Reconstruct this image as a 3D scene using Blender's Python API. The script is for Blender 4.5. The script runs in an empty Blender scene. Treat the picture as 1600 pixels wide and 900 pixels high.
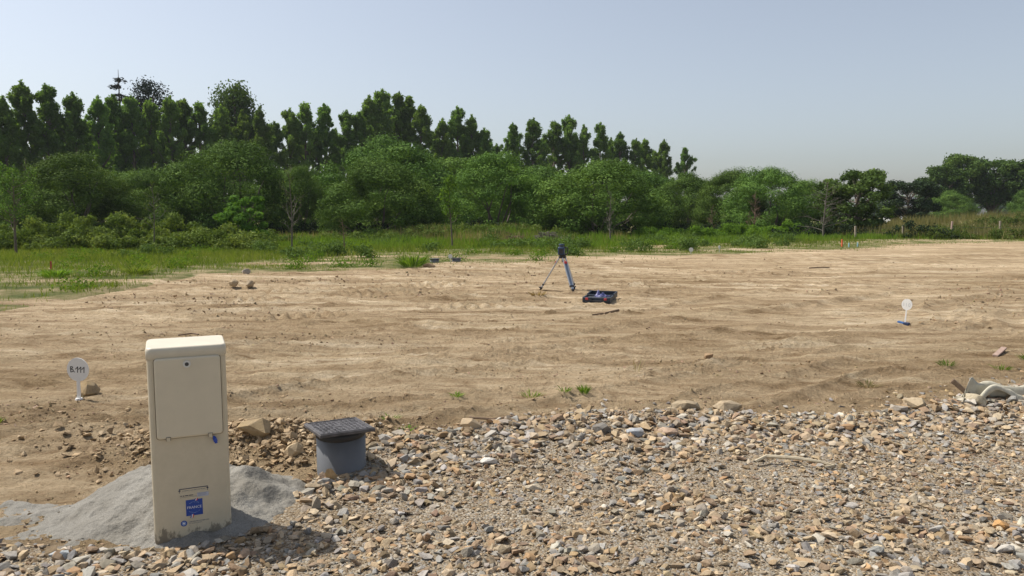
import bpy, bmesh, math, random
import numpy as np

R = math.radians
PI = math.pi
scene = bpy.context.scene
C = scene.collection

# ---------------------------------------------------------------- camera, sky, sun, exposure
cam_data = bpy.data.cameras.new("camera")
cam_data.sensor_width = 36.0
cam_data.lens = 36.0 * 1186.0 / 1600.0
cam_data.clip_start = 0.05
cam_data.clip_end = 6000.0
cam = bpy.data.objects.new("camera", cam_data)
C.objects.link(cam)
cam.location = (0.0, 0.0, 1.48)
cam.rotation_euler = (R(90.0 - 5.55), 0.0, 0.0)
scene.camera = cam

SUN_ELEV = 56.0
SUN_X, SUN_Y = -0.93, 0.36          # ground direction from which the sun shines
world = bpy.data.worlds.new("World")
scene.world = world
world.use_nodes = True
wn = world.node_tree.nodes
wl = world.node_tree.links
wn.clear()
w_out = wn.new("ShaderNodeOutputWorld")
w_bg = wn.new("ShaderNodeBackground")
w_sky = wn.new("ShaderNodeTexSky")
w_sky.sky_type = 'NISHITA'
w_sky.sun_disc = False
w_sky.sun_elevation = R(SUN_ELEV)
w_sky.sun_rotation = math.atan2(SUN_X, SUN_Y)
w_sky.altitude = 0.0
w_sky.air_density = 1.0
w_sky.dust_density = 2.0
w_sky.ozone_density = 2.0
w_bg.inputs["Strength"].default_value = 0.128
w_hsv = wn.new("ShaderNodeHueSaturation")
w_hsv.inputs["Saturation"].default_value = 0.58
wl.new(w_sky.outputs[0], w_hsv.inputs["Color"])
wl.new(w_hsv.outputs[0], w_bg.inputs[0])
wl.new(w_bg.outputs[0], w_out.inputs[0])

sun_data = bpy.data.lights.new("sun", 'SUN')
sun_data.energy = 4.9
sun_data.angle = R(0.6)
sun_data.color = (1.0, 0.945, 0.86)
sun = bpy.data.objects.new("sun", sun_data)
C.objects.link(sun)
_n = math.hypot(SUN_X, SUN_Y)
from mathutils import Vector, Matrix
_d = Vector((SUN_X / _n * math.cos(R(SUN_ELEV)), SUN_Y / _n * math.cos(R(SUN_ELEV)), math.sin(R(SUN_ELEV))))
sun.rotation_euler = _d.to_track_quat('Z', 'Y').to_euler()
sun.location = (0, 0, 30)

scene.view_settings.view_transform = 'Standard'
scene.view_settings.look = 'None'
scene.view_settings.exposure = 0.15
scene.view_settings.gamma = 1.0
scene.view_settings.use_curve_mapping = False
scene.cycles.max_bounces = 6
scene.cycles.diffuse_bounces = 3
scene.cycles.transmission_bounces = 3
scene.cycles.transparent_max_bounces = 4
scene.cycles.volume_bounces = 0

rng = np.random.default_rng(7)
random.seed(7)

# ---------------------------------------------------------------- helpers
def _hash(ix, iy, seed):
    h = (ix.astype(np.int64) * 374761393 + iy.astype(np.int64) * 668265263 + seed * 1442695041) & 0xFFFFFFFF
    h = ((h ^ (h >> 13)) * 1274126177) & 0xFFFFFFFF
    h = (h ^ (h >> 16)) & 0xFFFFFFFF
    return h.astype(np.float64) / 4294967295.0

def vnoise(x, y, seed=0):
    x = np.asarray(x, float); y = np.asarray(y, float)
    ix = np.floor(x); iy = np.floor(y)
    fx = x - ix; fy = y - iy
    fx = fx * fx * (3 - 2 * fx); fy = fy * fy * (3 - 2 * fy)
    a = _hash(ix, iy, seed); b = _hash(ix + 1, iy, seed)
    c = _hash(ix, iy + 1, seed); d = _hash(ix + 1, iy + 1, seed)
    return (a * (1 - fx) + b * fx) * (1 - fy) + (c * (1 - fx) + d * fx) * fy

def fbm(x, y, seed=0, octv=4):
    s = 0.0; a = 0.5; t = 0.0
    for i in range(octv):
        s = s + a * (vnoise(x, y, seed + i * 17) - 0.5); t += a
        x = x * 2.03 + 3.1; y = y * 2.03 - 1.7; a *= 0.5
    return s / t * 2.0          # about -1..1

def sstep(a, b, x):
    t = np.clip((x - a) / (b - a), 0, 1)
    return t * t * (3 - 2 * t)

def np_mesh(name, V, F, attrs=None, smooth=False):
    """V (n,3), F (m,k) index array or list of such arrays"""
    me = bpy.data.meshes.new(name)
    Fs = F if isinstance(F, list) else [F]
    Fs = [np.asarray(f, np.int32) for f in Fs if len(f)]
    V = np.asarray(V, np.float32)
    me.vertices.add(len(V)); me.vertices.foreach_set("co", V.ravel())
    nl = sum(f.size for f in Fs); npol = sum(len(f) for f in Fs)
    me.loops.add(nl); me.loops.foreach_set("vertex_index", np.concatenate([f.ravel() for f in Fs]))
    me.polygons.add(npol)
    tot = np.concatenate([np.full(len(f), f.shape[1], np.int32) for f in Fs])
    st = np.concatenate([[0], np.cumsum(tot)[:-1]]).astype(np.int32)
    me.polygons.foreach_set("loop_start", st)
    me.polygons.foreach_set("loop_total", tot)
    me.polygons.foreach_set("use_smooth", np.full(npol, smooth, bool))
    for k, a in (attrs or {}).items():
        a = np.asarray(a, np.float32)
        if a.ndim == 1:
            at = me.attributes.new(k, 'FLOAT', 'POINT'); at.data.foreach_set("value", a)
        else:
            at = me.attributes.new(k, 'FLOAT_COLOR', 'POINT')
            c = np.ones((len(a), 4), np.float32); c[:, :3] = a[:, :3]
            at.data.foreach_set("color", c.ravel())
    me.update(calc_edges=True)
    return me

def link(name, me, mat=None, parent=None, loc=None, rot=None):
    o = bpy.data.objects.new(name, me)
    C.objects.link(o)
    if mat is not None and me is not None:
        if len(me.materials) == 0:
            me.materials.append(mat)
    if parent is not None: o.parent = parent
    if loc is not None: o.location = loc
    if rot is not None: o.rotation_euler = rot
    return o

def empty(name, loc, rz=0.0):
    o = bpy.data.objects.new(name, None); C.objects.link(o)
    o.location = loc; o.rotation_euler = (0, 0, rz); o.empty_display_size = 0.2
    return o

def tag(o, label=None, cat=None, group=None, kind=None):
    if label: o["label"] = label
    if cat: o["category"] = cat
    if group: o["group"] = group
    if kind: o["kind"] = kind
    return o

def bm_obj(name, bm, mat, parent=None, smooth=False, loc=None, rot=None):
    me = bpy.data.meshes.new(name); bm.normal_update(); bm.to_mesh(me); bm.free()
    if smooth:
        for p in me.polygons: p.use_smooth = True
    return link(name, me, mat, parent, loc, rot)

def add_box(bm, c, s, rot=None, bevel=0.0, seg=2):
    b2 = bmesh.new()
    bmesh.ops.create_cube(b2, size=1.0)
    bmesh.ops.scale(b2, vec=s, verts=b2.verts)
    if bevel: bmesh.ops.bevel(b2, geom=b2.edges[:], offset=bevel, segments=seg, profile=0.5, affect='EDGES')
    M = Matrix.Translation(c) @ (rot if rot is not None else Matrix())
    bmesh.ops.transform(b2, matrix=M, verts=b2.verts)
    _merge(bm, b2)

def _merge(bm, b2):
    m = {v: bm.verts.new(v.co) for v in b2.verts}
    for f in b2.faces:
        try: bm.faces.new([m[v] for v in f.verts])
        except ValueError: pass
    b2.free()

def add_cyl(bm, c, r1, r2, h, seg=24, M=None):
    b2 = bmesh.new()
    bmesh.ops.create_cone(b2, cap_ends=True, segments=seg, radius1=r1, radius2=r2, depth=h)
    bmesh.ops.translate(b2, vec=(0, 0, h / 2), verts=b2.verts)
    if M is not None: bmesh.ops.transform(b2, matrix=M, verts=b2.verts)
    bmesh.ops.translate(b2, vec=c, verts=b2.verts)
    _merge(bm, b2)

def rod_matrix(a, b):
    d = Vector(b) - Vector(a)
    return d.to_track_quat('Z', 'Y').to_matrix().to_4x4(), d.length

def add_rod(bm, a, b, r1, r2=None, seg=8):
    M, L = rod_matrix(a, b)
    add_cyl(bm, a, r1, r1 if r2 is None else r2, L, seg, M)

def add_bar(bm, a, b, w, t, bevel=0.0, ref=None):
    """box beam from a to b; w is the width along ref, t the thickness"""
    a = Vector(a); b = Vector(b); z = (b - a).normalized()
    ref = Vector(ref) if ref else Vector((0, 0, 1))
    x = (ref - z * ref.dot(z)).normalized(); y = z.cross(x)
    M = Matrix((x, y, z)).transposed().to_4x4()
    add_box(bm, (a + b) / 2, (w, t, (b - a).length), M, bevel)

def rounded_rect(w, h, r, n=5):
    pts = []
    for cx, cy, a0 in ((w/2-r, h/2-r, 0), (-w/2+r, h/2-r, 90), (-w/2+r, -h/2+r, 180), (w/2-r, -h/2+r, 270)):
        for i in range(n + 1):
            a = R(a0 + 90 * i / n); pts.append((cx + r*math.cos(a), cy + r*math.sin(a)))
    return pts

def tubes(paths, sides=6):
    """paths: list of (pts, radii) -> V, F (quads)"""
    Vs, Fs, off = [], [], 0
    for pts, rad in paths:
        P = np.asarray(pts, float); n = len(P)
        T = np.gradient(P, axis=0); T /= np.linalg.norm(T, axis=1)[:, None] + 1e-9
        up = np.where(np.abs(T[:, 2:3]) > 0.9, np.array([[1.0, 0, 0]]), np.array([[0, 0, 1.0]]))
        X = np.cross(T, up); X /= np.linalg.norm(X, axis=1)[:, None] + 1e-9
        Y = np.cross(T, X)
        a = np.arange(sides) / sides * 2 * PI
        ring = P[:, None, :] + np.asarray(rad)[:, None, None] * (np.cos(a)[None, :, None] * X[:, None, :] + np.sin(a)[None, :, None] * Y[:, None, :])
        Vs.append(ring.reshape(-1, 3))
        i = np.arange(n - 1)[:, None] * sides; j = np.arange(sides)[None, :]; k = (np.arange(sides)[None, :] + 1) % sides
        Fs.append((np.stack([i + j, i + k, i + sides + k, i + sides + j], -1).reshape(-1, 4)) + off)
        off += n * sides
    return np.concatenate(Vs), np.concatenate(Fs)

# ---------------------------------------------------------------- materials
def mat_new(name):
    m = bpy.data.materials.new(name); m.use_nodes = True
    nt = m.node_tree; b = nt.nodes["Principled BSDF"]
    return m, nt, b

def N(nt, t, **kw):
    n = nt.nodes.new(t)
    for k, v in kw.items():
        if hasattr(n, k): setattr(n, k, v)
        else: n.inputs[k].default_value = v
    return n

def ramp(nt, stops, inp=None):
    r = nt.nodes.new("ShaderNodeValToRGB")
    e = r.color_ramp.elements
    while len(e) < len(stops): e.new(0.5)
    for i, (p, c) in enumerate(stops):
        e[i].position = p; e[i].color = (c[0], c[1], c[2], 1.0)
    if inp is not None: nt.links.new(inp, r.inputs[0])
    return r

def mix(nt, a, b, fac, mode='MIX'):
    m = nt.nodes.new("ShaderNodeMix"); m.data_type = 'RGBA'; m.blend_type = mode
    for s, v in ((m.inputs[0], fac), (m.inputs[6], a), (m.inputs[7], b)):
        if isinstance(v, (int, float)): s.default_value = v
        elif isinstance(v, tuple): s.default_value = (v[0], v[1], v[2], 1.0)
        else: nt.links.new(v, s)
    return m.outputs[2]

def simple(name, col, rough=0.6, metal=0.0, var=0.12, scale=20.0, bump=0.0, bscale=200.0, spec=None):
    m, nt, b = mat_new(name)
    b.inputs["Roughness"].default_value = rough; b.inputs["Metallic"].default_value = metal
    if spec is not None: b.inputs["Specular IOR Level"].default_value = spec
    tc = N(nt, "ShaderNodeTexCoord")
    nz = N(nt, "ShaderNodeTexNoise", Scale=scale, Detail=6.0, Roughness=0.65)
    nt.links.new(tc.outputs["Object"], nz.inputs["Vector"])
    lo = tuple(c * (1 - var) for c in col); hi = tuple(min(1, c * (1 + var)) for c in col)
    r = ramp(nt, [(0.3, lo), (0.7, hi)], nz.outputs[0])
    nt.links.new(r.outputs[0], b.inputs["Base Color"])
    if bump:
        n2 = N(nt, "ShaderNodeTexNoise", Scale=bscale, Detail=4.0)
        nt.links.new(tc.outputs["Object"], n2.inputs["Vector"])
        bp = N(nt, "ShaderNodeBump", Strength=bump, Distance=0.01)
        nt.links.new(n2.outputs[0], bp.inputs["Height"]); nt.links.new(bp.outputs[0], b.inputs["Normal"])
    return m

def foliage(name, dark, mid, light, transl=0.22, rough=0.7):
    m, nt, b = mat_new(name)
    b.inputs["Roughness"].default_value = rough
    b.inputs["Specular IOR Level"].default_value = 0.03
    a = N(nt, "ShaderNodeAttribute", attribute_name="v")
    r = ramp(nt, [(0.0, dark), (0.55, mid), (1.0, light)], a.outputs["Fac"])
    oi = N(nt, "ShaderNodeObjectInfo")
    hs = N(nt, "ShaderNodeHueSaturation")
    mr = N(nt, "ShaderNodeMapRange"); mr.inputs[3].default_value = 0.72; mr.inputs[4].default_value = 1.22
    nt.links.new(oi.outputs["Random"], mr.inputs[0]); nt.links.new(mr.outputs[0], hs.inputs["Value"])
    mr2 = N(nt, "ShaderNodeMapRange"); mr2.inputs[3].default_value = 0.488; mr2.inputs[4].default_value = 0.506
    mul = N(nt, "ShaderNodeMath", operation='FRACT'); mu2 = N(nt, "ShaderNodeMath", operation='MULTIPLY'); mu2.inputs[1].default_value = 7.31
    nt.links.new(oi.outputs["Random"], mu2.inputs[0]); nt.links.new(mu2.outputs[0], mul.inputs[0]); nt.links.new(mul.outputs[0], mr2.inputs[0])
    nt.links.new(mr2.outputs[0], hs.inputs["Hue"])
    nt.links.new(r.outputs[0], hs.inputs["Color"])
    nt.links.new(hs.outputs[0], b.inputs["Base Color"])
    t = N(nt, "ShaderNodeBsdfTranslucent")
    tcol = mix(nt, hs.outputs[0], (1.25, 1.25, 0.45), 1.0, 'MULTIPLY')
    nt.links.new(tcol, t.inputs["Color"])
    ms = N(nt, "ShaderNodeMixShader"); ms.inputs[0].default_value = transl
    out = nt.nodes["Material Output"]
    nt.links.new(b.outputs[0], ms.inputs[1]); nt.links.new(t.outputs[0], ms.inputs[2]); nt.links.new(ms.outputs[0], out.inputs[0])
    return m

M = {}
M['willow'] = foliage('willow_leaves', (0.046, 0.09, 0.019), (0.10, 0.178, 0.037), (0.19, 0.29, 0.06), 0.16)
M['poplar'] = foliage('poplar_leaves', (0.085, 0.155, 0.042), (0.14, 0.235, 0.066), (0.20, 0.31, 0.09), 0.5)
M['broad'] = foliage('broad_leaves', (0.042, 0.08, 0.022), (0.075, 0.13, 0.034), (0.13, 0.2, 0.05), 0.25)
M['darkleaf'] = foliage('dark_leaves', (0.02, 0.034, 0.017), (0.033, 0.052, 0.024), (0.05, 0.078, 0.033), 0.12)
M['needle'] = foliage('needles', (0.014, 0.026, 0.02), (0.026, 0.042, 0.03), (0.04, 0.06, 0.04), 0.05)
M['bright'] = foliage('bright_leaves', (0.06, 0.13, 0.022), (0.1, 0.19, 0.032), (0.16, 0.27, 0.05), 0.3)
M['bramble'] = foliage('bramble_leaves', (0.05, 0.09, 0.02), (0.105, 0.16, 0.036), (0.21, 0.26, 0.075), 0.25)
M['grass'] = foliage('grass_blades', (0.085, 0.145, 0.026), (0.145, 0.215, 0.042), (0.26, 0.28, 0.09), 0.4)
M['tallgrass'] = foliage('tall_grass_blades', (0.08, 0.15, 0.022), (0.12, 0.22, 0.032), (0.2, 0.31, 0.055), 0.42)
M['drygrass'] = foliage('dry_grass_blades', (0.12, 0.13, 0.045), (0.22, 0.2, 0.085), (0.36, 0.29, 0.14), 0.25)
M['haygrass'] = foliage('hay_blades', (0.2, 0.15, 0.08), (0.31, 0.24, 0.13), (0.42, 0.34, 0.2), 0.2)
M['bark'] = simple('bark', (0.13, 0.105, 0.08), 0.9, var=0.35, scale=9.0)
M['paletwig'] = simple('pale_twig', (0.125, 0.11, 0.085), 0.9, var=0.3, scale=14.0)
M['browntwig'] = simple('brown_twig', (0.16, 0.1, 0.065), 0.9, var=0.35, scale=14.0)

# ground: earth / grass soil / gravel fines blended by the 'mask' attribute
def ground_mat():
    m, nt, b = mat_new("bare_earth")
    b.inputs["Roughness"].default_value = 0.95; b.inputs["Specular IOR Level"].default_value = 0.1
    geo = N(nt, "ShaderNodeNewGeometry")
    L = nt.links
    def nz(scale, det=8.0, rough=0.6, vec=None):
        n = N(nt, "ShaderNodeTexNoise", Scale=scale, Detail=det, Roughness=rough)
        L.new(vec if vec is not None else geo.outputs["Position"], n.inputs["Vector"]); return n.outputs[0]
    # streaks along the direction the machines drove
    mp = N(nt, "ShaderNodeMapping"); mp.inputs["Rotation"].default_value = (0, 0, R(-34)); mp.inputs["Scale"].default_value = (0.16, 1.7, 1)
    L.new(geo.outputs["Position"], mp.inputs[0])
    wob = N(nt, "ShaderNodeTexNoise", Scale=0.35, Detail=3.0); L.new(geo.outputs["Position"], wob.inputs["Vector"])
    va = N(nt, "ShaderNodeVectorMath", operation='MULTIPLY_ADD'); va.inputs[1].default_value = (1.0, 1.6, 0)
    L.new(wob.outputs["Color"], va.inputs[0]); L.new(mp.outputs[0], va.inputs[2])
    streak = nz(1.3, 7.0, 0.62, va.outputs[0])
    base = ramp(nt, [(0.30, (0.265, 0.187, 0.108)), (0.40, (0.385, 0.285, 0.175)), (0.48, (0.48, 0.365, 0.236)), (0.56, (0.55, 0.435, 0.292)), (0.66, (0.66, 0.55, 0.4))], streak).outputs[0]
    big = ramp(nt, [(0.36, (0.84, 0.81, 0.74)), (0.5, (1.0, 0.99, 0.96)), (0.62, (1.17, 1.17, 1.15))], nz(0.22, 4.0)).outputs[0]
    base = mix(nt, base, big, 1.0, 'MULTIPLY')
    mid = ramp(nt, [(0.36, (0.70, 0.65, 0.60)), (0.5, (1, 1, 1)), (0.7, (1.12, 1.12, 1.12))], nz(4.5, 8.0, 0.7)).outputs[0]
    base = mix(nt, base, mid, 0.75, 'MULTIPLY')
    fine = ramp(nt, [(0.33, (0.62, 0.58, 0.54)), (0.5, (1, 1, 1)), (0.72, (1.2, 1.2, 1.22))], nz(38.0, 6.0, 0.75)).outputs[0]
    base = mix(nt, base, fine, 0.8, 'MULTIPLY')
    mp3 = N(nt, "ShaderNodeMapping"); mp3.inputs["Rotation"].default_value = (0, 0, R(-30)); mp3.inputs["Scale"].default_value = (0.7, 4.5, 1)
    L.new(geo.outputs["Position"], mp3.inputs[0])
    st2 = ramp(nt, [(0.34, (0.60, 0.54, 0.47)), (0.46, (0.95, 0.94, 0.92)), (0.56, (1.04, 1.04, 1.03)), (0.68, (1.28, 1.30, 1.32))], nz(1.25, 8.0, 0.72, mp3.outputs[0])).outputs[0]
    base = mix(nt, base, st2, 0.95, 'MULTIPLY')
    at = N(nt, "ShaderNodeAttribute", attribute_name="mask")
    sp = N(nt, "ShaderNodeSeparateColor"); L.new(at.outputs["Color"], sp.inputs[0])
    # clumpy brown dug soil (blue channel)
    clump = ramp(nt, [(0.35, (0.19, 0.13, 0.07)), (0.5, (0.31, 0.22, 0.125)), (0.68, (0.45, 0.34, 0.205))], nz(7.0, 8.0, 0.75)).outputs[0]
    base = mix(nt, base, clump, sp.outputs[2])
    # grass soil (red channel)
    gs = ramp(nt, [(0.34, (0.07, 0.095, 0.024)), (0.45, (0.14, 0.155, 0.05)), (0.54, (0.26, 0.225, 0.105)), (0.66, (0.42, 0.34, 0.2))], nz(1.1, 8.0, 0.7)).outputs[0]
    gthr = N(nt, "ShaderNodeMath", operation='MULTIPLY_ADD'); gthr.inputs[1].default_value = 0.9; gthr.inputs[2].default_value = -0.45
    L.new(nz(3.0, 6.0, 0.7), gthr.inputs[0])
    gadd = N(nt, "ShaderNodeMath", operation='ADD'); L.new(gthr.outputs[0], gadd.inputs[0]); L.new(sp.outputs[0], gadd.inputs[1])
    gm = N(nt, "ShaderNodeMapRange"); gm.inputs[1].default_value = 0.35; gm.inputs[2].default_value = 0.62; L.new(gadd.outputs[0], gm.inputs[0])
    base = mix(nt, base, gs, gm.outputs[0])
    # stone fines (green channel)
    gf = ramp(nt, [(0.3, (0.17, 0.135, 0.095)), (0.5, (0.31, 0.255, 0.185)), (0.7, (0.43, 0.37, 0.285))], nz(30.0, 8.0, 0.8)).outputs[0]
    base = mix(nt, base, gf, sp.outputs[1])
    L.new(base, b.inputs["Base Color"])
    h1 = nz(22.0, 8.0, 0.72); bp = N(nt, "ShaderNodeBump", Strength=1.0, Distance=0.09)
    L.new(h1, bp.inputs["Height"])
    h2 = nz(120.0, 4.0, 0.7); bp2 = N(nt, "ShaderNodeBump", Strength=0.5, Distance=0.012)
    L.new(h2, bp2.inputs["Height"]); L.new(bp.outputs[0], bp2.inputs["Normal"])
    L.new(bp2.outputs[0], b.inputs["Normal"])
    return m
M['ground'] = ground_mat()

def fines_mat():
    m, nt, b = mat_new("stone_fines")
    b.inputs["Roughness"].default_value = 0.95; b.inputs["Specular IOR Level"].default_value = 0.1
    geo = N(nt, "ShaderNodeNewGeometry"); L = nt.links
    n1 = N(nt, "ShaderNodeTexNoise", Scale=1.3, Detail=5.0); L.new(geo.outputs["Position"], n1.inputs["Vector"])
    vo = N(nt, "ShaderNodeTexVoronoi", Scale=85.0); L.new(geo.outputs["Position"], vo.inputs["Vector"])
    sp = N(nt, "ShaderNodeSeparateColor"); L.new(vo.outputs["Color"], sp.inputs[0])
    r = ramp(nt, [(0.0, (0.14, 0.104, 0.068)), (0.3, (0.235, 0.19, 0.135)), (0.6, (0.3, 0.253, 0.19)), (0.85, (0.27, 0.258, 0.235)), (1.0, (0.44, 0.385, 0.30))], sp.outputs[0])
    t = ramp(nt, [(0.35, (0.82, 0.76, 0.68)), (0.65, (1.05, 1.05, 1.03))], n1.outputs[0])
    L.new(mix(nt, r.outputs[0], t.outputs[0], 1.0, 'MULTIPLY'), b.inputs["Base Color"])
    bp = N(nt, "ShaderNodeBump", Strength=0.8, Distance=0.012); bp.invert = True
    L.new(vo.outputs["Distance"], bp.inputs["Height"])
    n2 = N(nt, "ShaderNodeTexNoise", Scale=160.0, Detail=4.0); L.new(geo.outputs["Position"], n2.inputs["Vector"])
    bp2 = N(nt, "ShaderNodeBump", Strength=0.4, Distance=0.006); L.new(n2.outputs[0], bp2.inputs["Height"]); L.new(bp.outputs[0], bp2.inputs["Normal"])
    L.new(bp2.outputs[0], b.inputs["Normal"])
    return m
M['fines'] = fines_mat()

def stone_mat(name, src):
    m, nt, b = mat_new(name)
    b.inputs["Roughness"].default_value = 0.85; b.inputs["Specular IOR Level"].default_value = 0.2
    L = nt.links
    if src == 'attr':
        a = N(nt, "ShaderNodeAttribute", attribute_name="col"); col = a.outputs["Color"]
    else:
        a = N(nt, "ShaderNodeObjectInfo"); col = a.outputs["Color"]
    geo = N(nt, "ShaderNodeNewGeometry")
    n = N(nt, "ShaderNodeTexNoise", Scale=28.0, Detail=6.0, Roughness=0.7); L.new(geo.outputs["Position"], n.inputs["Vector"])
    r = ramp(nt, [(0.32, (0.68, 0.64, 0.6)), (0.5, (1, 1, 1)), (0.7, (1.16, 1.13, 1.08))], n.outputs[0])
    nd = N(nt, "ShaderNodeTexNoise", Scale=9.0, Detail=7.0, Roughness=0.75); L.new(geo.outputs["Position"], nd.inputs["Vector"])
    dm = N(nt, "ShaderNodeMapRange"); dm.inputs[1].default_value = 0.42; dm.inputs[2].default_value = 0.66; dm.inputs[4].default_value = 0.42; L.new(nd.outputs[0], dm.inputs[0])
    dusty = mix(nt, col, (0.32, 0.268, 0.2), dm.outputs[0])
    L.new(mix(nt, dusty, r.outputs[0], 0.9, 'MULTIPLY'), b.inputs["Base Color"])
    n2 = N(nt, "ShaderNodeTexNoise", Scale=90.0, Detail=5.0); L.new(geo.outputs["Position"], n2.inputs["Vector"])
    bp = N(nt, "ShaderNodeBump", Strength=0.35, Distance=0.01); L.new(n2.outputs[0], bp.inputs["Height"]); L.new(bp.outputs[0], b.inputs["Normal"])
    return m
M['stone_attr'] = stone_mat('crushed_stone', 'attr')
M['stone_obj'] = stone_mat('loose_stone', 'obj')

def sand_mat():
    m, nt, b = mat_new("grey_sand")
    b.inputs["Roughness"].default_value = 0.95; b.inputs["Specular IOR Level"].default_value = 0.1
    geo = N(nt, "ShaderNodeNewGeometry"); L = nt.links
    n = N(nt, "ShaderNodeTexNoise", Scale=260.0, Detail=4.0, Roughness=0.8); L.new(geo.outputs["Position"], n.inputs["Vector"])
    r = ramp(nt, [(0.3, (0.12, 0.115, 0.102)), (0.5, (0.235, 0.225, 0.203)), (0.72, (0.36, 0.35, 0.32))], n.outputs[0])
    n1 = N(nt, "ShaderNodeTexNoise", Scale=5.0, Detail=5.0); L.new(geo.outputs["Position"], n1.inputs["Vector"])
    t = ramp(nt, [(0.35, (0.84, 0.82, 0.78)), (0.65, (1.08, 1.07, 1.05))], n1.outputs[0])
    L.new(mix(nt, r.outputs[0], t.outputs[0], 1.0, 'MULTIPLY'), b.inputs["Base Color"])
    bp = N(nt, "ShaderNodeBump", Strength=0.55, Distance=0.006); L.new(n.outputs[0], bp.inputs["Height"])
    n3 = N(nt, "ShaderNodeTexNoise", Scale=45.0, Detail=5.0); L.new(geo.outputs["Position"], n3.inputs["Vector"])
    bp2 = N(nt, "ShaderNodeBump", Strength=0.5, Distance=0.025); L.new(n3.outputs[0], bp2.inputs["Height"]); L.new(bp.outputs[0], bp2.inputs["Normal"])
    L.new(bp2.outputs[0], b.inputs["Normal"])
    return m
M['sand'] = sand_mat()

# ---------------------------------------------------------------- terrain
EDGE = [(-14, 3.1), (-2.26, 3.22), (-1.92, 3.2), (-1.6, 3.24), (-1.36, 3.3), (-1.2, 3.5), (-1.13, 3.75), (-1.10, 4.12), (-0.93, 4.42), (-0.75, 4.78),
        (-0.42, 4.92), (-0.18, 5.14), (0.28, 5.28), (0.5, 5.42), (0.97, 5.45), (1.5, 5.48), (1.92, 5.36), (2.53, 5.44),
        (3.04, 5.65), (3.71, 5.95), (4.48, 6.35), (9, 8.4), (16, 11)]
EX = np.array([e[0] for e in EDGE]); EY = np.array([e[1] for e in EDGE])
FIELD = [(-60, 8.0), (-30, 8.0), (-14, 8.4), (-9, 9.2), (-7.9, 10.6), (-7.7, 13.0), (-7.5, 16.0), (-7.27, 17.2), (-6.24, 18.5), (-5.0, 19.7), (-3.14, 20.6), (-1.93, 22.8),
         (0.99, 23.4), (4.36, 25.8), (5.88, 27.6), (8.23, 27.9), (11.5, 30.3), (15.4, 33.1), (20.9, 38.2), (26.9, 39.9), (60, 46)]
FX = np.array([e[0] for e in FIELD]); FY = np.array([e[1] for e in FIELD])

def edge_in(x, y):                 # > 0 on the crushed-stone side (metres)
    return np.interp(x, EX, EY) + 0.10 * fbm(x * 2.2, y * 2.2, 91, 3) - y

def grass_in(x, y):                # > 0 on the meadow side (metres)
    return y - np.interp(x, FX, FY) + 1.5 * fbm(x / 2.6, y / 2.6, 55, 4)

def dug(x, y):                     # clumpy dug soil
    a = sstep(0.9, 0.15, np.hypot((x + 3.35) / 2.1, (y - 5.4) / 1.1)) * 0.75
    b_ = sstep(1.0, 0.2, np.hypot((x + 1.9) / 1.1, (y - 4.55) / 0.62))
    c = sstep(0.62, 0.05, np.abs(y - np.interp(x, EX, EY) - 0.25)) * sstep(-1.6, -1.0, x) * 0.6
    d = sstep(1.0, 0.3, np.hypot((x + 5.1) / 3.4, (y - 16.6) / 0.9)) * 0.85
    e = sstep(1.0, 0.3, np.hypot((x + 1.0) / 3.6, (y - 18.6) / 0.9)) * 0.6
    n = sstep(0.08, 0.42, fbm(x / 1.9 + 9, y / 0.9, 33, 5)) * 0.5
    return np.clip(np.maximum.reduce([a, b_, c, d, e, n]) * (0.75 + 0.5 * fbm(x * 1.7, y * 1.7, 61, 3)), 0, 1)

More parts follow.
